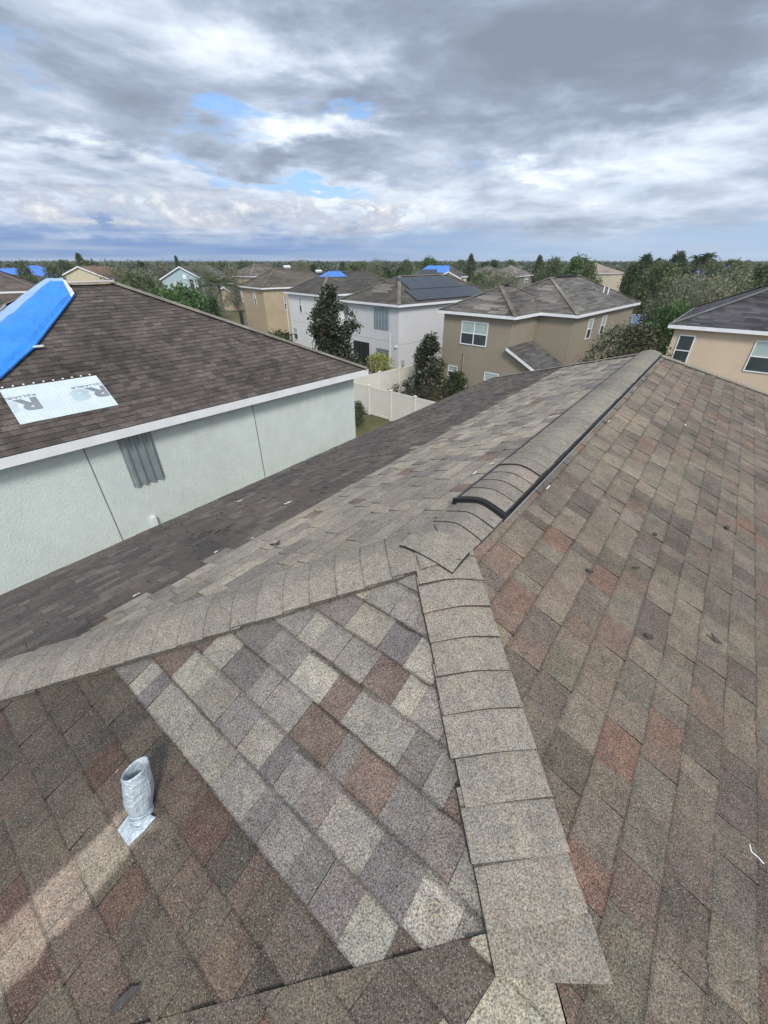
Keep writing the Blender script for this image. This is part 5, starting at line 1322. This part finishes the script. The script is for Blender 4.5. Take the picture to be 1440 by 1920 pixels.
TR = [
 ('bright', 345, 543, 45, 'bright green leafy tree before the light blue house', 1.15), ('bright', 318, 548, 41, 'green tree left of the bright leafy one, touching the hip line', .9),
 ('tall', 300, 528, 48, 'dark narrow evergreen left of the light blue house', .55), ('bright', 380, 566, 43, 'green tree below the light blue house shutters', 1.0),
 ('tall', 405, 562, 40, 'dark reddish green tree beside the low palms', .8), ('oak', 270, 520, 55, 'grey green oak right of the cream gabled house', .9),
 ('olive', 250, 503, 70, 'thin grey tree rising behind the cream gabled house', .8), ('olive', 290, 508, 80, 'olive grey tree behind the dark narrow evergreen', .9),
 ('bare', 233, 482, 110, 'bare wind stripped tree on the skyline left of centre', .8), ('pine', 188, 478, 150, 'leaning pine on the left skyline', .8),
 ('pine', 20, 476, 120, 'round crowned pine at the left end of the skyline', 1.2), ('oak', 132, 503, 80, 'dark oak beside the blue tarped roof', .55),
 ('oak', 84, 499, 76, 'dark bushy oak between the two blue tarped roofs', .45), ('tall', 357, 482, 190, 'rounded pine top alone on the skyline above the light blue house', .6),
 ('olive', 405, 506, 78, 'grey olive oak behind the feathery palm', .9), ('olive', 450, 503, 90, 'grey olive oak behind the brown far house', .8),
 ('olive', 390, 500, 100, 'farther grey oak above the light blue roof', .9), ('oak', 668, 500, 85, 'oak behind the white house, right of its tarp', 1.0),
 ('olive', 705, 492, 95, 'feathery olive tree behind the dense dark palm', .8), ('bare', 690, 490, 75, 'half bare tree right of the blue tarp peak', .7),
 ('oak', 760, 492, 110, 'green oak left of the cream solar house', .7), ('bright', 800, 486, 120, 'green tree behind the blue patched roof', .8),
 ('pine', 872, 480, 110, 'tall pine behind the cream solar house gable', .7), ('olive', 905, 508, 62, 'olive tree right of the cream solar house', .9),
 ('olive', 925, 515, 56, 'olive tree before the hidden grey house', .9), ('oak', 890, 520, 58, 'dark oak low between solar roof and tan roof', .7),
 ('olive', 945, 520, 52, 'grey olive tree touching the tan wing ridge', .7), ('pine', 992, 482, 120, 'dark pine behind the grey hip house', .8),
 ('oak', 1020, 490, 90, 'oak right of the grey hip house', .9), ('bright', 1063, 486, 85, 'bushy green tree behind the tan house ridge', .9),
 ('oak', 1080, 500, 80, 'low green oak before the pinkish roof', .7), ('pine', 1178, 482, 75, 'green pine at the left of the right hand grove', 1.0),
 ('tall', 1160, 500, 62, 'dark green tree at the right end of the tan roof', .8), ('pine', 1235, 478, 80, 'wind bent green pine in the right hand grove', 1.1),
 ('oak', 1210, 498, 66, 'dark oak in the middle of the right hand grove', 1.0), ('olive', 1268, 522, 54, 'grey olive oak in front of the right hand grove', .95),
 ('olive', 1305, 528, 47, 'wide grey olive oak left of the peach roof', 1.0), ('bright', 1262, 572, 42, 'fresh green bushy tree touching the peach roof corner', .8),
 ('olive', 1345, 515, 55, 'pale olive oak above the peach roof slope', 1.0), ('oak', 1250, 510, 72, 'green oak below the tall round headed palm', 1.0),
 ('oak', 1345, 508, 72, 'dark oak above the peach roof, left of its twin', .9), ('tall', 1385, 505, 66, 'dark evergreen above the peach roof near the right edge', 1.0),
 ('tall', 1425, 492, 62, 'tall dark evergreen at the right edge', .9), ('oak', 1300, 500, 90, 'green oak right of the tall round headed palm', .9),
 ('oak', 1405, 498, 95, 'farther oak behind the right edge evergreens', .9), ('pine', 1200, 488, 110, 'farther pine behind the right hand grove', .9),
 ('olive', 1325, 545, 44, 'pale brown olive tree touching the peach roof slope', .7),
]
for k, u, v, d, lb, wd in TR: tree(k, u, v, d, lb, wd)
# belt of further trees, near enough to be told apart but all alike
rb = random.Random(5)
for i in range(60):
    u = rb.uniform(-60, 1500); d = rb.uniform(125, 240); k = rb.choice(['oak', 'olive', 'oak', 'olive', 'oak'] if i % 3 == 0 else ['oak', 'olive', 'tall'])
    v = 491.5 + rb.uniform(-2, 7) if k != 'pine' else 491.5 + rb.uniform(-5, 2)
    tree(k, u, v, d, {'tall': 'dark evergreen in the belt of trees before the horizon', 'oak': 'dull green oak in the belt of trees before the horizon', 'olive': 'grey olive tree in the belt before the horizon', 'pine': 'slender pine standing above the belt of trees'}[k], rb.uniform(.9, 1.5), {'tall': 'belt evergreens', 'oak': 'belt oaks', 'olive': 'belt olive trees', 'pine': 'belt pines'}[k])
# far wood as one mass
def far_wood():
    r = np.random.default_rng(77); LV = Leaves(78); N = 6500
    dist = 190 * np.exp(r.random(N) * math.log(2600 / 190)); az_ = r.uniform(-.93, .93, N)
    h = r.uniform(5.0, 8.0, N) + np.clip(dist / 600, 0, 1) * 1.8 + (r.random(N) < .06) * (dist > 700) * r.uniform(1, 4, N); per = 36
    rad = r.uniform(4, 8, N) * (1 + dist / 700)
    cols = np.array([(.07, .095, .05), (.09, .115, .06), (.12, .13, .085), (.06, .085, .052), (.14, .145, .10)])
    ci = r.integers(0, len(cols), N); cx = dist * np.sin(az_); cy = dist * np.cos(az_)
    P = r.normal(size=(N, per, 3)); P /= np.linalg.norm(P, axis=2, keepdims=True); P *= r.random((N, per, 1)) ** .35
    P = P * np.stack([rad, rad, h * .34], 1)[:, None, :] + np.stack([cx, cy, h * .58], 1)[:, None, :]
    C_ = cols[ci][:, None, :] * r.uniform(.6, 1.4, (N, per, 1)) * r.uniform(.7, 1.25, (N, 1, 1)); D = r.normal(size=(N * per, 3))
    sz = np.repeat(.8 + dist / 520, per)
    LV.c.append(P.reshape(-1, 3)); LV.d.append(D); LV.sz.append(sz * r.uniform(.7, 1.5, N * per)); LV.col.append(C_.reshape(-1, 3)); LV.asp.append(np.full(N * per, .8))
    o = LV.build('far_wood', M_LEAF2); return tag(o, 'flat far off woodland reaching to the horizon', 'woodland', kind='stuff')
far_wood()

# ------------------------------------------------------------ the air
hz = MB(); hz.box((-2900, -60, -1), (5800, 0, 0), (0, 2900, 0), (0, 0, 26)); ha, T, bs = mat('haze_air'); T.n.remove(bs)
pvn = T.new('ShaderNodeVolumePrincipled'); pvn.inputs['Color'].default_value = (.80, .86, .95, 1); pvn.inputs['Density'].default_value = .00022
T.l.new(pvn.outputs[0], T.n['Material Output'].inputs['Volume'])
tag(hz.build('haze', ha), 'thin pale haze hanging over the far woodland', None, kind='stuff')
